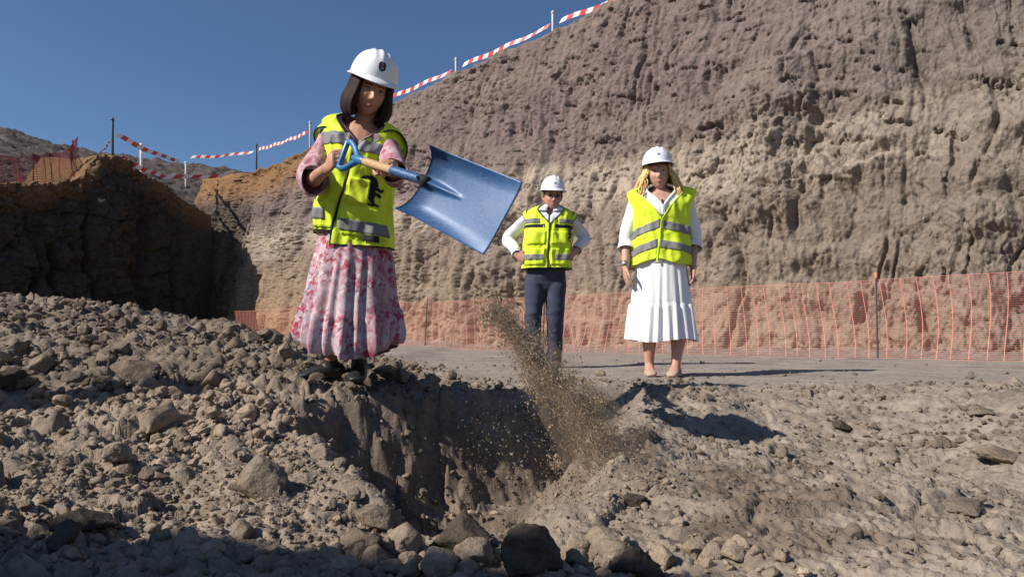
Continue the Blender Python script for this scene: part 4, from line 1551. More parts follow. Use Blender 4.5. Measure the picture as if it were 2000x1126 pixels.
LION = [
    [(.42, .98), (.62, .90), (.72, .72), (.62, .60), (.66, .40), (.60, .22), (.42, .26), (.36, .45), (.38, .70)],
    [(.38, .95), (.20, .88), (.08, .70), (.16, .66), (.26, .80), (.42, .86)],
    [(.40, .66), (.22, .60), (.06, .66), (.04, .58), (.22, .50), (.40, .52)],
    [(.40, .44), (.24, .36), (.02, .40), (.02, .30), (.14, .26), (.30, .28), (.44, .32)],
    [(.02, .40), (.00, .18), (.06, .10), (.10, .28)],
    [(.44, .30), (.60, .10), (.80, .06), (.84, .14), (.68, .18), (.60, .34)],
    [(.62, .66), (.84, .62), (.98, .68), (.98, .58), (.84, .52), (.62, .56)],
    [(.60, .48), (.76, .50), (.88, .42), (.82, .34), (.74, .40), (.60, .38)],
    [(.30, .14), (.62, .04), (.66, .09), (.34, .20)],
]
SHIELD = [[(.1, 1), (.9, 1), (1, .5), (.8, .18), (.5, 0), (.2, .18), (0, .5)]]


def digging_woman():
    D = 3.45
    org = Vector((-.80, 3.46, 0)); org.z = gz(org.x, org.y)
    pel = W(692, 470, 3.45); che = W(703, 320, 3.41); nb = W(709, 236, 3.385)
    hc = W(723, 181, 3.33)
    shR, elR, wrR = W(643, 258, 3.42), W(612, 350, 3.27), W(641, 327, 3.05)
    shL, elL, wrL = W(759, 276, 3.39), W(772, 340, 3.13), W(764, 322, 2.90)
    bar_t, bar_b = W(679, 279, 2.965), W(662, 325, 2.965)
    G0 = bar_t.lerp(bar_b, .5)
    sock = W(830, 353, 2.63)
    sh_dir = (sock - G0).normalized()
    gv, M = head_geo(hc, math.radians(27), math.radians(18), math.radians(10), 1.08)
    g = gv
    g.limb([pel + Vector((0, 0, -.05)), pel, pel.lerp(che, .5), che, che.lerp(nb, .6), nb + Vector((0, .01, -.01))],
           [(.12, .09), (.13, .10), (.125, .095), (.14, .118), (.13, .092), (.058, .054)], 20, 5, ref=(1, 0, 0))
    g.limb([nb + Vector((0, .01, -.06)), nb + Vector((.004, .0, .0)), hc + Vector((-.004, .035, -.05))], [.06, .050, .050], 16, 4)
    arm(g, shR, elR, wrR, (.040, .040, .037, .030, .024)); arm(g, shL, elL, wrL, (.040, .040, .037, .030, .024))
    # legs under the skirt
    aR, aL = W(645, 710, 3.48), W(702, 711, 3.42)
    for hx, a in ((-.09, aR), (.09, aL)):
        h = pel + Vector((hx, 0, -.06)); kn = h.lerp(a, .5) + Vector((0, -.02, 0))
        g.limb([h, kn, kn.lerp(a, .3), a], [.085, .058, .05, .036], 14, 5)
    # right hand on the grip of the shovel
    bdir = (bar_t - bar_b).normalized()
    f = Vector((.62, -.15, .42)); hand(g, wrR, (G0 + Vector((-.012, -.045, -.004)) - wrR) * 1.0, Vector((.45, .8, -.1)), bdir, (1.0, 1.25, .9), 1.02, thumb=.9)
    # left hand over the shaft
    sp = G0 + sh_dir * ((sock - G0).length * .53)
    hand(g, wrL, (sp + Vector((-.004, -.030, .020)) - wrL), Vector((.05, .55, -.8)), -sh_dir, (.75, 1.15, .9), 1.02, thumb=.9)
    me = remeshed(g, 'person', .0042, 2)
    root = put(me, 'person', M_SKIN, None, org); root.location = org
    tag(root, 'woman in a pink floral skirt and white helmet swinging a blue shovel', 'person')
    face_parts(M, 1.08, root, org, brow_mat=M_HAIRD)
    helmet(M @ Matrix.Translation((0, 0, .012)), 1.09, root, org, tilt=math.radians(2))
    # bob of straight dark hair
    paths = []
    rr = random.Random(4)
    for layer, (rx, ry, n) in enumerate(((.080, .097, 46), (.088, .103, 54))):
        for i in range(n):
            a = math.radians(50 + (310 - 50) * i / (n - 1)) + rr.uniform(-.03, .03)
            fr = abs(math.pi - a) / math.pi
            drop = .106 + rr.uniform(-.008, .008) + .018 * (fr - .3)
            s, c = math.sin(a), math.cos(a)
            out = 1.0 + .10 * layer
            pts = [Vector((rx * .80 * s, -ry * .80 * c + .004, .075)), Vector((rx * s, -ry * c + .006, .045)),
                   Vector((rx * 1.08 * s, -ry * 1.06 * c + .008, 0)), Vector((rx * 1.13 * out * s, -ry * 1.10 * c + .008, -drop * .5)),
                   Vector((rx * 1.10 * out * s, -ry * 1.06 * c + .004, -drop * .85)), Vector((rx * .96 * out * s, -ry * .96 * c - .004, -drop * 1.06))]
            paths.append([M @ (p * 1.08) for p in pts])
    hair = hair_locks(paths, .0145, 'hair', M_HAIRD, root, org, taper=.5, n=7, seg=4)
    # parted fringe sweeping off the forehead
    # blouse
    T = Torso([(0, W(691, 470, 3.44), .196, .140, .135, .15, -.05), (.18, W(692, 430, 3.43), .184, .132, .125, .14, -.05), (.40, W(696, 383, 3.42), .172, .128, .115, .14, 0),
               (.65, W(704, 322, 3.405), .178, .142, .110, .16, .04), (.84, W(709, 275, 3.395), .190, .118, .100, .18, .04),
               (.92, W(711, 252, 3.39), .197, .090, .088, .19, .04), (.97, W(711, 238, 3.385), .150, .070, .074, .18, .04), (1.0, W(711, 229, 3.38), .078, .058, .062, .17, .04)], seed=1.3, fold=.012)
    gb = Geo()
    vb = lambda v: .03 if v < .78 else .03 + (v - .78) / .22 * .75
    T.patch(gb, lambda v: vb(v), lambda v: 2 * math.pi - vb(v), 0.02, 1.0, 60, 40, off=-.014)
    sleeve(gb, [shR + Vector((.03, 0, -.01)), shR + Vector((.004, 0, -.018)), shR.lerp(elR, .5) + Vector((-.012, 0, -.005)), elR + Vector((-.014, .0, -.004)), elR.lerp(wrR, .22) + Vector((-.008, 0, -.014))], [.040, .048, .056, .064, .070], .010, seed=1)
    sleeve(gb, [shL + Vector((-.03, 0, -.01)), shL + Vector((-.004, 0, -.018)), shL.lerp(elL, .5), elL, elL.lerp(wrL, .45)], [.040, .050, .055, .054, .056], .008, seed=2.3)
    gb.obj('blouse', M_FLORAL2, root, org)
    # vest
    gv, gt, gr = Geo(), Geo(), Geo()
    to = lambda v: -.36 + .34 * min(1, v / .74)
    op = lambda v: .012 if v < .74 else .012 + (v - .74) / .26 * .80
    T.patch(gv, lambda v: to(v) + op(v), lambda v: to(v) + 2 * math.pi - op(v), lambda u: (-.085 + .06 * min(1, u * 4)) if u < .5 else (-.025 + .065 * min(1, (u - .5) * 2.6)), lambda u: 1.0, 110, 80, off=.004)
    armhole(gv, gt, shR + Vector((.006, 0, -.022)), elR, .030, .070, .074, .004)
    armhole(gv, gt, shL + Vector((.012, 0, -.022)), elL, .040, .066, .078, .005)
    # pockets, each a folded flap of the same cloth
    T.patch(gv, to(.5) + .10, to(.5) + .62, .30, .50, 14, 10, off=.012, thick=.006)
    T.patch(gv, to(.3) + .10, to(.3) + 1.25, .02, .27, 18, 10, off=.013, thick=.007)
    T.patch(gv, to(.3) - 1.0, to(.3) - .10, .06, .30, 14, 10, off=.012, thick=.006)
    vest = gv.obj('safety_vest', M_VEST, root, org)
    N = 36
    for sg in (1, -1):
        T.line(gt, [(to(i / N) + (op(i / N) if sg > 0 else -op(i / N)), (i / N) if sg < 0 or i else -.08) for i in range(N + 1)], .0036, .005)
    T.line(gt, [(to(0) + .02 + 2.2 * i / 24, -.085 + .06 * min(1, (i / 24) * 1.4)) for i in range(25)], .0036, .005)
    T.line(gt, [(to(0) - .02 - 1.6 * i / 20, .038 - .02 * i / 20) for i in range(21)], .0036, .005)
    gt.obj('trim', M_TRIM, vest, org)
    for a, b, t0, t1, o_ in ((to(.76) + .05, 1.22, .705, .795, .0065), (-1.42, to(.78) - .16, .735, .83, .0065)):
        b_ = Geo(); T.patch(b_, a, b, t0, t1, 34, 8, off=o_ + .002, thick=.0015); b_.obj('reflective_band', M_REFLECT, vest, org)
    b_ = Geo(); T.patch(b_, to(.1) + .14, to(.1) + 1.42, .050, .150, 24, 5, off=.0155, thick=.0015); b_.obj('reflective_band', M_REFLECT, vest, org)
    b_ = Geo(); T.patch(b_, to(.2) - 1.25, to(.2) - .28, .125, .225, 20, 5, off=.0145, thick=.0015); b_.obj('reflective_band', M_REFLECT, vest, org)
    b_ = Geo(); T.decal(b_, LION, .53, .415, .88, .275, .0075); b_.obj('lion_emblem', M_TRIM, vest, org)
    b_ = Geo(); T.decal(b_, SHIELD, .42, .832, .20, .072, .0075); T.decal(b_, [[(.3, .3), (.7, .3), (.7, .9), (.3, .9)]], .42, .837, .16, .05, .0085, 1)
    b_.obj('crest', [M_CRESTG, M_CRESTR], vest, org)
    b_ = Geo(); T.patch(b_, to(.1) + .72, to(.1) + 1.12, -.01, .045, 8, 4, off=.0165, thick=.002); b_.obj('label_patch', M_TRIM, vest, org)
    # skirt: two gathered tiers
    c0 = W(692, 440, 3.445); zh = W(685, 699, 3.45).z
    g = Geo(); nt = 160; nr = 46; V = []; F = []
    for j in range(nr + 1):
        v = j / nr
        for i in range(nt):
            a = 2 * math.pi * i / nt
            s, c = math.sin(a), math.cos(a)
            zz = c0.z + (zh + .075 * abs(s) ** 3 + (.02 if s < 0 else 0) - c0.z) * v
            wx = np.interp(v, [0, .12, .30, .60, .70, .72, .90, 1], [.158, .176, .196, .218, .228, .236, .252, .250])
            wy = wx * .80
            tier = 1 if v < .71 else 1.35
            pl = v ** .8 * (.0155 * math.sin(17 * a + 2.2 * math.sin(2 * a) + 1.2 * v) + .011 * math.sin(9 * a + 1.3 + .8 * math.sin(3 * a))) * tier + .006 * math.sin(31 * a + 6 * v) * v
            bell = -.014 * max(0, (v - .93) / .07) ** 2
            cx = c0.x + np.interp(v, [0, .3, .6, 1], [0, .0, -.012, -.016])
            r = 1 + (pl + bell) / wx
            V.append((cx + wx * r * s, c0.y - wy * r * c, zz))
    for j in range(nr):
        for i in range(nt): F.append((j * nt + i, (j + 1) * nt + i, (j + 1) * nt + (i + 1) % nt, j * nt + (i + 1) % nt))
    g.add(V, F)
    g.obj('skirt', M_FLORAL, root, org)
    for a, d in ((aR, (-1, -.30)), (aL, (.12, -1))):
        g = Geo(); shoe(g, a, d, .255, .044)
        g.limb([a + Vector((0, 0, -.03)), a + Vector((0, 0, .03)), a + Vector((0, 0, .10))], [.042, .040, .046], 14, 3)
        me = remeshed(g, 'shoe', .006, 3)
        put(me, 'shoe', M_BLACKLEATHER, root, org)

    # ---- the shovel, held in both hands
    so = G0.copy()
    sroot = empty('shovel', so)
    tag(sroot, 'blue square-bladed shovel with a wooden shaft held out over the pit', 'shovel')
    # D-shaped grip
    mid = G0
    yoke = G0 + sh_dir * .085
    yk2 = G0 + sh_dir * .118
    g = Geo()
    g.limb([bar_b - bdir * .004, bar_t + bdir * .004], [.0125, .0125], 12, 1)
    for e in (bar_t, bar_b):
        sd = (e - mid)
        g.limb([e, e + sh_dir * .022 + sd * .12, mid + sd * .86 + sh_dir * .055, mid + sd * .42 + sh_dir * .088, yk2], [(.0105, .014), (.0095, .014), (.0095, .014), (.011, .015), (.016, .018)], 12, 5)
    g.limb([yoke, yk2, G0 + sh_dir * .155], [.016, .0195, .0195], 14, 3)
    M_BLUE = cloth_blue()
    g.obj('grip', M_BLUEP, sroot, so)
    L = (sock - G0).length
    g = Geo().limb([G0 + sh_dir * .145, G0 + sh_dir * .25, G0 + sh_dir * (L * .72)], [.0175, .0178, .0172], 16, 3)
    g.obj('shaft', M_WOOD, sroot, so)
    g = Geo().limb([G0 + sh_dir * (L * .64), G0 + sh_dir * (L * .8), G0 + sh_dir * (L * .975)], [.0205, .0200, .0195], 16, 3)
    g.obj('socket', M_BLUE, sroot, so)
    g = Geo().limb([G0 + sh_dir * (L * .965), G0 + sh_dir * (L * 1.015)], [.0225, .0225], 16, 1)
    g.limb([G0 + sh_dir * (L * .93) + Vector((0, -.022, 0)), G0 + sh_dir * (L * .93) + Vector((0, -.030, 0))], [.007, .006], 10, 1)
    g.obj('ferrule', M_TRIM, sroot, so)
    # blade: a pressed pan with raised back corners and a socket ridge
    r0a, r0b = W(860, 292, 2.60), W(794, 414, 2.68)
    f0a, f0b = W(1023, 356, 2.38), W(946, 498, 2.42)
    nU, nVv = 44, 48
    nrm = ((f0a + f0b) - (r0a + r0b)).cross(r0a - r0b).normalized()
    if nrm.y > 0: nrm = -nrm                        # towards the viewer
    top, bot = [], []
    for j in range(nVv + 1):
        v = j / nVv
        for i in range(nU + 1):
            u = i / nU
            p = r0a.lerp(r0b, u).lerp(f0a.lerp(f0b, u), v)
            q = abs(2 * u - 1)
            # pan: sides and back turned towards the viewer, floor sunk away from him
            side = max(0, (q - .58) / .42) ** 2 * (1 - .78 * v)
            back = max(0, 1 - v / .20) ** 2
            h = .036 * side + .027 * back * (.6 + .6 * q) - .016 * (1 - q * q) * (1 - v) - .010 * math.sin(math.pi * v)
            # socket ridge running forward to a point
            rw = .085 * max(0, 1 - v / .50) ** .7 + 1e-4
            h += .030 * max(0, 1 - v / .50) ** .8 * math.exp(-((u - .49) / rw) ** 2 * 2.2)
            top.append(p + nrm * h); bot.append(p + nrm * (h - .0035))
    n1 = nU + 1; NN = len(top); F = []
    for j in range(nVv):
        for i in range(nU):
            f = (j * n1 + i, j * n1 + i + 1, (j + 1) * n1 + i + 1, (j + 1) * n1 + i)
            F.append(f); F.append(tuple(NN + k for k in f[::-1]))
        for e in (0, nU):
            a, b = j * n1 + e, (j + 1) * n1 + e
            F.append((a, b, NN + b, NN + a))
    for i in range(nU):
        for e in (0, nVv):
            a, b = e * n1 + i, e * n1 + i + 1
            F.append((a, b, NN + b, NN + a))
    g = Geo().add(top + bot, F)
    bl = g.obj('blade', M_BLUE, sroot, so)
    return root


def cloth_blue():
    k = NT('blue_enamelled_steel', .30, .5)
    k.b.inputs['Metallic'].default_value = .1
    sc = k.noise(26, 5, .65, stretch=(1.0, 5.0, 4.0))
    c = k.ramp(sc, [(0.30, (.014, .055, .155)), (0.52, (.024, .080, .205)), (0.66, (.040, .108, .245)), (0.80, (.11, .19, .32))])
    dust = k.ramp(k.noise(7, 5, .65), [(0.52, (0, 0, 0)), (0.75, (1, 1, 1))])
    c = k.mix(k.math('MULTIPLY', dust, .22), c, (.16, .20, .26, 1))
    rgh = k.math('MULTIPLY_ADD', sc, .30, .32)
    return k.done(c, k.bump(sc, .25, .002), rgh)


def wood():
    k = NT('pale_wood', .6, .3)
    gsc = k.noise(9, 5, .6, stretch=(6, 6, 14))
    c = k.ramp(gsc, [(0.3, (.36, .215, .10)), (0.55, (.52, .335, .175)), (0.8, (.60, .42, .25))])
    return k.done(c, k.bump(gsc, .2, .001))


M_WOOD = wood()
M_BLUEP = plain('blue_plastic_grip', (.035, .15, .33), .35, .5)
digging_woman()


# ------------------------------------------------------------------ the man with hands on hips
def standing_man():
    D = 6.4
    org = Vector((.38, 6.4, 0)); org.z = gz(org.x, org.y)
    hc = W(1079, 386, 6.36)
    nb = W(1076, 408, 6.40); che = W(1071, 450, 6.40); pel = W(1066, 530, 6.42)
    shR, elR, wrR = W(1031, 421, 6.42), W(993, 464, 6.56), W(1009, 497, 6.34)
    shL, elL, wrL = W(1115, 421, 6.42), W(1140, 464, 6.54), W(1126, 489, 6.34)
    g, M = head_geo(hc, math.radians(6), math.radians(7), math.radians(2), 1.10, female=False)
    g.limb([pel + Vector((0, 0, -.06)), pel, pel.lerp(che, .5), che, che.lerp(nb, .6), nb], [(.13, .09), (.145, .10), (.145, .105), (.16, .11), (.13, .08), (.06, .055)], 20, 5, ref=(1, 0, 0))
    g.limb([nb + Vector((0, .01, -.06)), nb, hc + Vector((0, .03, -.05))], [.066, .058, .058], 16, 4)
    arm(g, shR, elR, wrR, (.042, .042, .038, .034, .028)); arm(g, shL, elL, wrL, (.042, .042, .038, .034, .028))
    hand(g, wrR, Vector((.75, -.30, -.42)), Vector((.3, .9, -.2)), (-.2, .2, 1), (.35, .5, .4), 1.1, thumb=.2)
    hand(g, wrL, Vector((-.75, -.30, -.42)), Vector((-.3, .9, -.2)), (.2, .2, 1), (.35, .5, .4), 1.1, thumb=.2)
    for hx, kx, ky, ax, ay in ((1047, 1041, 618, 1042, 700), (1086, 1083, 618, 1083, 702)):
        h, kn, a = W(hx, 548, 6.42), W(kx, ky, 6.36), W(ax, ay, 6.44)
        g.limb([h, kn, kn.lerp(a, .3), a], [.085, .055, .052, .038], 14, 5)
    me = remeshed(g, 'person', .0062, 2)
    root = put(me, 'person', M_SKINM, None, org); root.location = org
    tag(root, 'man in navy trousers and white helmet standing with hands on his hips', 'person')
    face_parts(M, 1.10, root, org, brow_mat=M_HAIRG)
    helmet(M @ Matrix.Translation((0, 0, .012)), 1.06, root, org, tilt=math.radians(-3), crest='light')
    # sunglasses
    g = Geo()
    for sg in (-1, 1):
        c = Vector((sg * .031, -.094, .010))
        ring = [M @ ((c + Vector((.019 * math.cos(a), .004 * abs(math.cos(a)), .0115 * math.sin(a)))) * 1.1) for a in np.linspace(0, 2 * math.pi, 17)]
        g.limb(ring, [.0022] * 17, 6, 1, caps=False)
        cc = M @ ((c + Vector((0, .001, 0))) * 1.1)
        V = [cc] + ring[:-1]; g.add(V, [(0, i + 1, (i + 1) % 16 + 1) for i in range(16)])
        g.limb([M @ (Vector(p) * 1.1) for p in ((sg * .052, -.090, .014), (sg * .072, -.05, .018), (sg * .080, .02, .020))], [.002] * 3, 6, 3)
    g.limb([M @ (Vector(p) * 1.1) for p in ((-.010, -.096, .014), (0, -.099, .016), (.010, -.096, .014))], [.002] * 3, 6, 2)
    g.obj('sunglasses', M_LENS, root, org)
    paths = []
    rr = random.Random(8)
    for i in range(46):
        a = math.radians(78 + (282 - 78) * i / 45)
        s, c = math.sin(a), math.cos(a)
        d = .03 + .045 * (1 - abs(math.pi - a) / 1.8)
        paths.append([M @ (Vector((.078 * s * k_, -.098 * c * k_, z)) * 1.1) for k_, z in ((.93, .06), (1.01, .03), (1.03, .03 - d * .5), (.97, .03 - d))])
    hair_locks(paths, .009, 'hair', M_HAIRG, root, org, .4)
    T = Torso([(0, W(1067, 526, 6.40), .222, .150, .140, 0, 0), (.25, W(1068, 495, 6.40), .222, .152, .135, 0, 0), (.5, W(1070, 462, 6.40), .214, .152, .125, .01, 0), (.72, W(1072, 434, 6.40), .207, .135, .115, .02, 0),
               (.86, W(1073, 418, 6.40), .200, .105, .10, .02, 0), (.94, W(1074, 409, 6.40), .165, .08, .08, .02, 0), (1, W(1075, 402, 6.40), .085, .065, .068, .02, 0)], seed=4.2, fold=.011)
    gb = Geo()
    vb = lambda v: .02 if v < .8 else .02 + (v - .8) / .2 * .5
    T.patch(gb, lambda v: vb(v), lambda v: 2 * math.pi - vb(v), .02, 1.0, 50, 36, off=-.016)
    for sh, el, wr, sd in ((shR, elR, wrR, .3), (shL, elL, wrL, 1.9)):
        sleeve(gb, [sh.lerp(el, -.05) + Vector((-(sh - T.S(0, .8)).x * .18, 0, -.035)), sh + Vector((-(sh - T.S(0, .8)).x * .06, 0, -.030)), sh.lerp(el, .5), el, el.lerp(wr, .5), el.lerp(wr, .88)], [.044, .050, .057, .058, .052, .044], .009, seed=sd)
        p, q = el.lerp(wr, .86), el.lerp(wr, .99)
        gb.limb([p, q], [.044, .046], 18, 1, caps=False)
    # collar leaves
    for sg in (-1, 1):
        T.patch(gb, sg * .15, sg * 1.5, lambda u: .93 - .05 * (1 - u), lambda u: 1.0, 10, 4, off=.002, thick=.004)
    gb.obj('shirt', M_SHIRT, root, org)
    gv, gt = Geo(), Geo()
    to = lambda v: .02
    op = lambda v: .010 if v < .66 else .010 + (v - .66) / .34 * .85
    T.patch(gv, lambda v: to(v) + op(v), lambda v: to(v) + 2 * math.pi - op(v), 0.0, 1.0, 100, 64, off=.004)
    armhole(gv, gt, shR + Vector((.014, 0, -.018)), elR, .014, .074, .075, .004); armhole(gv, gt, shL + Vector((-.014, 0, -.018)), elL, .014, .074, .075, .004)
    for sg in (-1, 1):
        a, b = sorted((sg * .12, sg * 1.0))
        T.patch(gv, a, b, .05, .30, 12, 8, off=.013, thick=.008)
        T.patch(gv, a, b * .8 if sg > 0 else b, .36, .55, 12, 8, off=.012, thick=.007)
    vest = gv.obj('safety_vest', M_VEST, root, org)
    N = 30
    for sg in (1, -1):
        T.line(gt, [(to(0) + sg * op(i / N), i / N) for i in range(N + 1)], .005, .006)
    T.line(gt, [(to(0) + 2 * math.pi * i / 60, .004) for i in range(61)], .005, .005)
    gt.obj('trim', M_TRIM, vest, org)
    b_ = Geo(); T.patch(b_, -1.5, to(0) - .22, .605, .655, 18, 3, off=.0065, thick=.002); T.patch(b_, to(0) + .22, 1.5, .605, .655, 18, 3, off=.0065, thick=.002); b_.obj('chest_tape', M_TRIM, vest, org)
    for a, b, t0, t1, o_ in ((-1.45, -.42, .675, .745, .0065), (.42, 1.45, .675, .745, .0065), (-1.40, -.18, .13, .215, .0155), (.30, 1.40, .13, .215, .0155)):
        b_ = Geo(); T.patch(b_, a, b, t0, t1, 26, 6, off=o_ + .002, thick=.0015); b_.obj('reflective_band', M_REFLECT, vest, org)
    b_ = Geo(); T.decal(b_, LION, .98, .50, .40, .25, .0150); b_.obj('lion_emblem', M_TRIM, vest, org)
    b_ = Geo(); T.line(b_, [(to(0), .02 + .6 * i / 12) for i in range(13)], .004, .006); b_.obj('zip', M_METAL, vest, org)
    # trousers
    g = Geo()
    w = W(1067, 520, 6.42)
    g.limb([w, W(1066, 540, 6.42), W(1066, 556, 6.42)], [(.175, .125), (.185, .128), (.16, .11)], 24, 4, ref=(1, 0, 0))
    for hx, kx, ax, ay, sx in ((1047, 1041, 1043, 702, -1), (1086, 1084, 1083, 704, 1)):
        h, kn, a = W(hx, 545, 6.42), W(kx, 620, 6.36), W(ax, ay, 6.44)
        g.limb([h, h.lerp(kn, .5), kn, kn.lerp(a, .5), a], [(.098, .108), (.092, .098), (.076, .080), (.070, .074), (.064, .070)], 20, 6, ref=(1, 0, 0))
    me = remeshed(g, 'trousers', .009, 3)
    wrinkle(me, [(.005, (6, 6, 11), 2.0, False), (.006, (3, 3, 8), 5.0, True)])
    put(me, 'trousers', M_NAVY, root, org)
    g = Geo().limb([W(1067, 522, 6.42), W(1067, 527, 6.42)], [(.180, .13), (.182, .132)], 28, 1, ref=(1, 0, 0), caps=False)
    g.obj('belt', M_BLACKLEATHER, root, org)
    for ax, ay, d in ((1043, 703, (-.25, -1)), (1083, 704, (.15, -1))):
        g = Geo(); a = W(ax, ay, 6.44); a.z = max(a.z, .075); shoe(g, a, d, .28, .048)
        g.limb([a + Vector((0, 0, -.04)), a + Vector((0, 0, .03))], [.045, .042], 14, 2)
        put(remeshed(g, 'shoe', .009, 3), 'shoe', M_BROWNSHOE, root, org)
    return root


MAN = standing_man()


# ------------------------------------------------------------------ the blonde woman
def blonde_woman():
    org = Vector((1.12, 5.1, 0)); org.z = gz(org.x, org.y)
    hc = W(1285, 341, 5.07); nb = W(1287, 370, 5.10); che = W(1290, 410, 5.10); pel = W(1291, 520, 5.12)
    shR, elR, wrR = W(1238, 388, 5.12), W(1224, 468, 5.15), W(1221, 522, 5.06)
    shL, elL, wrL = W(1345, 386, 5.12), W(1355, 467, 5.15), W(1353, 520, 5.06)
    g, M = head_geo(hc, math.radians(-7), math.radians(2), math.radians(-2), 1.09)
    g.limb([pel + Vector((0, 0, -.06)), pel, pel.lerp(che, .5), che, che.lerp(nb, .6), nb], [(.13, .10), (.15, .11), (.14, .11), (.165, .128), (.15, .098), (.060, .055)], 20, 5, ref=(1, 0, 0))
    g.limb([nb + Vector((0, .01, -.06)), nb, hc + Vector((0, .03, -.05))], [.058, .051, .050], 16, 4)
    arm(g, shR, elR, wrR, (.040, .041, .038, .034, .026)); arm(g, shL, elL, wrL, (.040, .041, .038, .034, .026))
    hand(g, wrR, (.04, -.12, -1), (.95, .1, 0), (.1, -1, 0), (.18, .3, .25), 1.05, thumb=.1)
    hand(g, wrL, (-.03, -.12, -1), (-.95, .1, 0), (-.1, -1, 0), (.18, .3, .25), 1.05, thumb=.1)
    legs = ((1275, 1268, 655, 1268, 709, 5.12), (1310, 1327, 655, 1320, 710, 5.02))
    for hx, kx, ky, ax, ay, dd in legs:
        h, kn, a = W(hx, 545, 5.12), W(kx, ky - 18, 5.08), W(ax, ay, dd)
        g.limb([h, kn, kn.lerp(a, .30), kn.lerp(a, .7), a, a + Vector((0, 0, -.04))], [.09, .060, .058, .042, .034, .036], 16, 5)
        d = Vector((-.10, -1, 0)) if ax < 1300 else Vector((-.45, -1, 0)); d.normalize()
        f = lambda q, z: Vector((a.x, a.y, 0)) + d * q + Vector((0, 0, a.z + z))
        g.limb([f(-.03, -.045), f(.03, -.035), f(.10, -.058), f(.15, -.068)], [(.030, .030), (.034, .034), (.038, .020), (.034, .012)], 12, 4, ref=d.cross(Vector((0, 0, 1))))
    me = remeshed(g, 'person', .0055, 2)
    root = put(me, 'person', M_SKINB, None, org); root.location = org
    tag(root, 'blonde woman in a white skirt and white helmet standing with her arms hanging down', 'person')
    face_parts(M, 1.09, root, org, brow_mat=M_HAIRB)
    helmet(M @ Matrix.Translation((0, 0, .014)), 1.05, root, org, tilt=math.radians(-4), crest='light')
    rr = random.Random(14)
    paths = []
    for i in range(620):
        a = math.radians(rr.uniform(54, 306))
        lay = rr.random()
        s, c = math.sin(a), math.cos(a)
        rx, ry = .078 + .020 * lay, .094 + .016 * lay
        drop = rr.uniform(.15, .215)
        ph = rr.uniform(0, 6.28); am = rr.uniform(.006, .024)
        pts = []
        for k in range(9):
            v = k / 8
            z = .07 - (drop + .07) * v
            fl = .86 + .34 * min(1, v * 2.6) + (.62 + .50 * lay) * max(0, v - .25)
            wz = am * math.sin(ph + v * 9) * min(1, v * 3)
            pts.append(M @ (Vector(((rx * fl * s) + wz * c, (-ry * (.9 + .16 * min(1, v * 3) + .12 * v) * c) + .012 + wz * s, z)) * 1.09))
        paths.append(pts)
    hair_locks(paths, .0066, 'hair', M_HAIRB, root, org, .35, 5, 3)
    T = Torso([(0, W(1291, 519, 5.11), .212, .155, .145, 0, 0), (.25, W(1291, 482, 5.11), .207, .150, .138, 0, 0), (.5, W(1291, 443, 5.11), .203, .145, .125, -.01, 0), (.72, W(1291, 408, 5.105), .207, .150, .12, -.02, 0),
               (.86, W(1292, 387, 5.10), .240, .115, .108, -.03, 0), (.93, W(1292, 375, 5.10), .248, .088, .092, -.035, 0), (.97, W(1291, 368, 5.10), .185, .07, .075, -.03, 0), (1, W(1290, 363, 5.10), .085, .058, .064, -.02, 0)], seed=8.1, fold=.011)
    gb = Geo()
    vb = lambda v: .02 if v < .72 else .02 + (v - .72) / .28 * .55
    T.patch(gb, lambda v: -.08 + vb(v), lambda v: -.08 + 2 * math.pi - vb(v), .02, 1.0, 60, 40, off=-.016)
    for sh, el, wr, sd in ((shR, elR, wrR, .3), (shL, elL, wrL, 1.9)):
        sleeve(gb, [sh.lerp(el, -.05) + Vector((-(sh - T.S(0, .8)).x * .18, 0, -.035)), sh + Vector((-(sh - T.S(0, .8)).x * .06, 0, -.030)), sh.lerp(el, .5), el, el.lerp(wr, .30)], [.042, .049, .055, .054, .055], .007, seed=sd)
        gb.limb([el.lerp(wr, .16), el.lerp(wr, .36)], [.062, .066], 20, 1, caps=False)
    for sg in (-1, 1):
        N = 16
        T.line(gb, [(-.08 + sg * vb(.62 + .38 * i / N), .62 + .38 * i / N) for i in range(N + 1)], .009, -.010, n=8)
    gb.obj('blouse', M_WHITE, root, org)
    gv, gt = Geo(), Geo()
    to = lambda v: -.30 + .16 * min(1, v / .56)
    op = lambda v: .010 if v < .56 else .010 + (v - .56) / .44 * .86
    T.patch(gv, lambda v: to(v) + op(v), lambda v: to(v) + 2 * math.pi - op(v), lambda u: .075 * max(0, 1 - min(u, 1 - u) * 9), lambda u: 1.0, 110, 70, off=.005)
    # edge binding and centre fold of the front panels
    N = 30
    for sg in (1, -1):
        T.line(gv, [(to(i / N) + sg * op(i / N), i / N + (.075 if i == 0 else 0)) for i in range(1, N + 1)], .004, .006)
    vest = gv.obj('safety_vest', M_VEST, root, org)
    for a, b, base, rise in ((to(.5) + .04, to(.5) + 1.75, .445, -1), (to(.5) - 1.45, to(.5) - .04, .465, 1), (to(.2) + .04, to(.2) + 1.75, .215, -1), (to(.2) - 1.55, to(.2) - .04, .225, 1)):
        b_ = Geo()
        f0 = (lambda u, base=base, r=rise: base - (.10 * u ** .9 if r < 0 else .15 * (1 - u) ** .8))
        T.patch(b_, a, b, f0, (lambda u, f0=f0: f0(u) + .098), 40, 8, off=.0105, thick=.0015)
        b_.obj('reflective_band', M_REFLECT, vest, org)
    # skirt
    g = Geo(); nt = 150; nr = 44; V = []; F = []
    c0 = W(1291, 500, 5.11); zh = W(1291, 664, 5.1).z
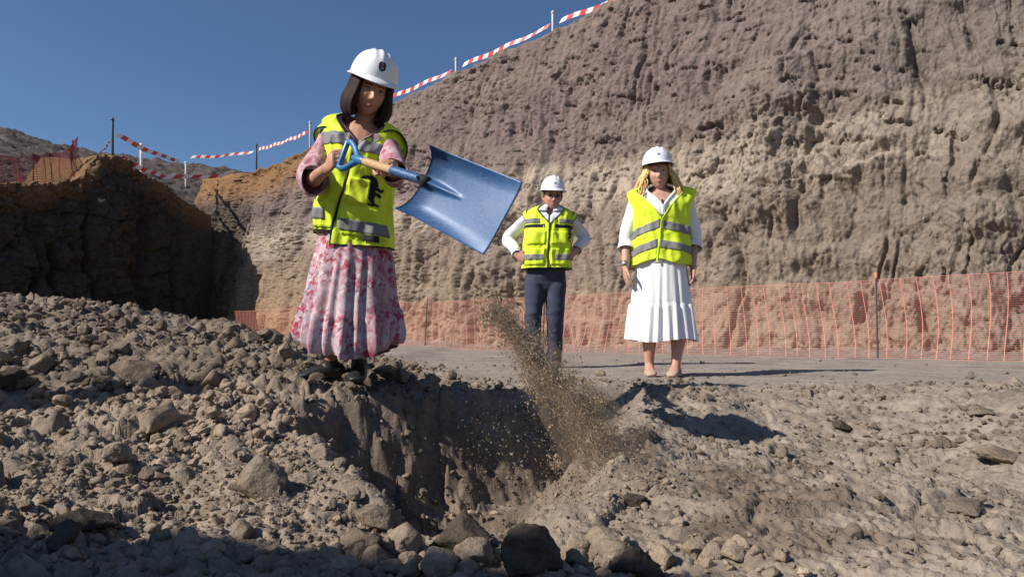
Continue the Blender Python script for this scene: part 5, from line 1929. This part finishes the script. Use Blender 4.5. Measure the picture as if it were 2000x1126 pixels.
    for j in range(nr + 1):
        v = j / nr
        for i in range(nt):
            a = 2 * math.pi * i / nt
            s, c = math.sin(a), math.cos(a)
            wx = np.interp(v, [0, .15, .35, .56, .58, .8, 1], [.176, .192, .206, .220, .227, .244, .258])
            tier = .8 if v < .57 else 1.3
            pl = v ** .8 * (.013 * math.sin(19 * a + 2.2 * math.sin(2 * a + .4) + 1.2 * v) + .010 * math.sin(8 * a + .3 + .9 * math.sin(3 * a))) * tier + .005 * math.sin(33 * a + 6 * v) * v
            tuck = -.006 * math.exp(-((v - .57) / .012) ** 2)
            r = 1 + (pl + tuck) / wx
            V.append((c0.x + wx * r * s, c0.y - wx * .78 * r * c, c0.z + (zh + .012 * math.sin(3 * a) - c0.z) * v))
    for j in range(nr):
        for i in range(nt): F.append((j * nt + i, (j + 1) * nt + i, (j + 1) * nt + (i + 1) % nt, j * nt + (i + 1) % nt))
    g.add(V, F).obj('skirt', M_WHITE, root, org)
    for hx, kx, ky, ax, ay, dd in legs:
        a = W(ax, ay, dd)
        d = Vector((-.10, -1, 0)) if ax < 1300 else Vector((-.45, -1, 0)); d.normalize()
        f = lambda q, z: Vector((a.x, a.y, a.z)) + d * q + Vector((0, 0, z))
        g = Geo()
        g.limb([f(-.05, -.076), f(.05, -.078), f(.17, -.080)], [(.036, .016), (.042, .014), (.036, .012)], 14, 4, ref=d.cross(Vector((0, 0, 1))))
        g.limb([f(.115, -.062), f(.15, -.066), f(.178, -.074)], [(.044, .026), (.042, .020), (.028, .012)], 14, 4, ref=d.cross(Vector((0, 0, 1))))
        g.limb([f(-.060, -.03), f(-.055, -.06), f(-.03, -.075)], [(.028, .010), (.034, .016), (.036, .018)], 12, 3, ref=d.cross(Vector((0, 0, 1))))
        put(remeshed(g, 'shoe', .006, 3), 'shoe', M_BEIGE, root, org)
    # wristband
    Geo().limb([wrR + Vector((.0, 0, .030)), wrR + Vector((0, 0, .022))], [.031, .031], 16, 1).obj('bracelet', M_METAL, root, org)
    Geo().limb([T.S(-.10, .80, -.02) + Vector((0, -.010, .0)), T.S(-.10, .74, -.02) + Vector((0, -.012, 0))], [.006, .007], 8, 1).obj('pendant', M_TRIM, root, org)
    return root


blonde_woman()

# ------------------------------------------------------------------ bystanders outside the view, whose shadows reach into it
def copy_tree(o, parent=None):
    c = o.copy(); COL.objects.link(c)
    if parent is not None: c.parent = parent
    for ch in list(o.children): copy_tree(ch, c)
    return c


for (x, y, rz, lab) in ((-3.62, 2.32, 1.9, 'bystander beyond the left edge of the view, his shadow across the rubble'),):
    c = copy_tree(MAN)
    c.location = (x, y, gz(x, y)); c.rotation_euler = (0, 0, rz)
    c['label'] = lab


# ------------------------------------------------------------------ soil flying off the shovel
def thrown_soil():
    r = np.random.default_rng(21)
    path = np.array([(964, 596, 2.36, 20), (1000, 648, 2.30, 26), (1050, 708, 2.22, 32), (1102, 775, 2.13, 38), (1152, 840, 2.04, 48), (1195, 905, 1.95, 62), (1222, 985, 1.84, 72)], float)
    P, S = [], []
    def blob(n, t, spread, smin, smax, dens_pow=1.0):
        x = np.interp(t, np.linspace(0, 1, len(path)), path[:, 0]); y = np.interp(t, np.linspace(0, 1, len(path)), path[:, 1])
        d = np.interp(t, np.linspace(0, 1, len(path)), path[:, 2]); w = np.interp(t, np.linspace(0, 1, len(path)), path[:, 3]) * spread
        x = x + r.normal(size=n) * w; y = y + r.normal(size=n) * w * .8
        d = d + r.normal(size=n) * .07
        return x, y, d
    def push(x, y, d, s):
        zc = -(y - 563) / FPX; yy = CP - SP * zc
        P.append(np.stack([(x - 1000) / FPX / yy * d, d, CAM.z + (SP + CP * zc) / yy * d], -1)); S.append(s)
    n = 21000; t = r.uniform(0, 1, n) ** .9
    push(*blob(n, t, .40, 0, 0), np.exp(r.normal(np.log(.00075), .55, n)))
    n = 9000; t = r.uniform(0, 1, n)
    push(*blob(n, t, 1.0, 0, 0), np.exp(r.normal(np.log(.0008), .5, n)))
    # clumps inside the stream
    for _ in range(70):
        t0 = r.uniform(0, .9); n = 160
        x, y, d = blob(1, np.array([t0]), .7, 0, 0)
        k = r.uniform(5, 13)
        push(x + r.normal(size=n) * k, y + r.normal(size=n) * k * 1.2, d + r.normal(size=n) * .02, np.exp(r.normal(np.log(.0013), .5, n)))
    # curtain falling into the pit
    n = 1300
    x = r.normal(1030, 85, n); y = 775 + 210 * r.beta(2, 1.6, n)
    push(x, y, r.uniform(1.9, 2.7, n), np.exp(r.normal(np.log(.00085), .55, n)))
    n = 2200
    x = r.normal(1205, 60, n); y = r.normal(1000, 42, n)
    push(x, y, r.uniform(1.5, 1.8, n), np.exp(r.normal(np.log(.0012), .45, n)))
    P = np.concatenate(P); S = np.clip(np.concatenate(S), .0006, .007)
    OV = np.array([(1, 1, 1), (-1, -1, 1), (-1, 1, -1), (1, -1, -1)], float) * .8
    OF = np.array([(0, 2, 1), (0, 1, 3), (0, 3, 2), (1, 2, 3)])
    g = ground_height(P[:, 0], P[:, 1])[0]
    ok = P[:, 2] > g + .004
    P, S = P[ok], S[ok]
    N = len(P)
    J = OV[None] * (1 + .45 * r.normal(size=(N, 4, 1))) * S[:, None, None]
    # each crumb is a bit longer one way
    ax = r.normal(size=(N, 1, 3)) * .5 + np.array([.25, 0, -1])
    ax /= np.linalg.norm(ax, axis=2, keepdims=True)
    J = J + ax * (J * ax).sum(2, keepdims=True) * .8
    V = (J + P[:, None]).reshape(-1, 3)
    F = (OF[None] + (np.arange(N) * 4)[:, None, None]).reshape(-1, 3)
    o = link('thrown_soil', np_mesh('thrown_soil', V, F, smooth=False), [clod_material('flying_soil', (.29, .225, .165), (.44, .35, .262), False)])
    tag(o, 'spray of loose brown soil falling from the shovel into the pit', kind='stuff')
    # the fine dust carried with it: nested shells of thin air-borne soil
    k = bpy.data.materials.new('soil_dust'); k.use_nodes = True
    nt = k.node_tree; nt.nodes.remove(nt.nodes['Principled BSDF'])
    pv = nt.nodes.new('ShaderNodeVolumePrincipled'); nt.links.new(pv.outputs[0], nt.nodes['Material Output'].inputs['Volume'])
    pv.inputs['Color'].default_value = (.62, .47, .34, 1); pv.inputs['Anisotropy'].default_value = .1
    tc = nt.nodes.new('ShaderNodeTexCoord'); nz = nt.nodes.new('ShaderNodeTexNoise'); nz.inputs['Scale'].default_value = 16; nz.inputs['Detail'].default_value = 3
    nt.links.new(tc.outputs['Object'], nz.inputs['Vector'])
    mr = nt.nodes.new('ShaderNodeMapRange'); nt.links.new(nz.outputs['Fac'], mr.inputs[0])
    mr.inputs[1].default_value = .38; mr.inputs[2].default_value = .68; mr.inputs[3].default_value = 0; mr.inputs[4].default_value = 5.0
    nt.links.new(mr.outputs[0], pv.inputs['Density'])
    gd = Geo()
    for f in (.45, .8, 1.15, 1.5):
        pts = [W(p[0], p[1], p[2]) for p in path]
        gd.limb(pts, [max(.012, p[3] / FPX * p[2] * f * q) for p, q in zip(path, (.7, 1, 1.1, 1.1, 1.1, 1.0, .9))], 14, 3)
    od = gd.obj('dust', k)
    tag(od, 'thin brown dust round the falling soil', kind='stuff')


thrown_soil()
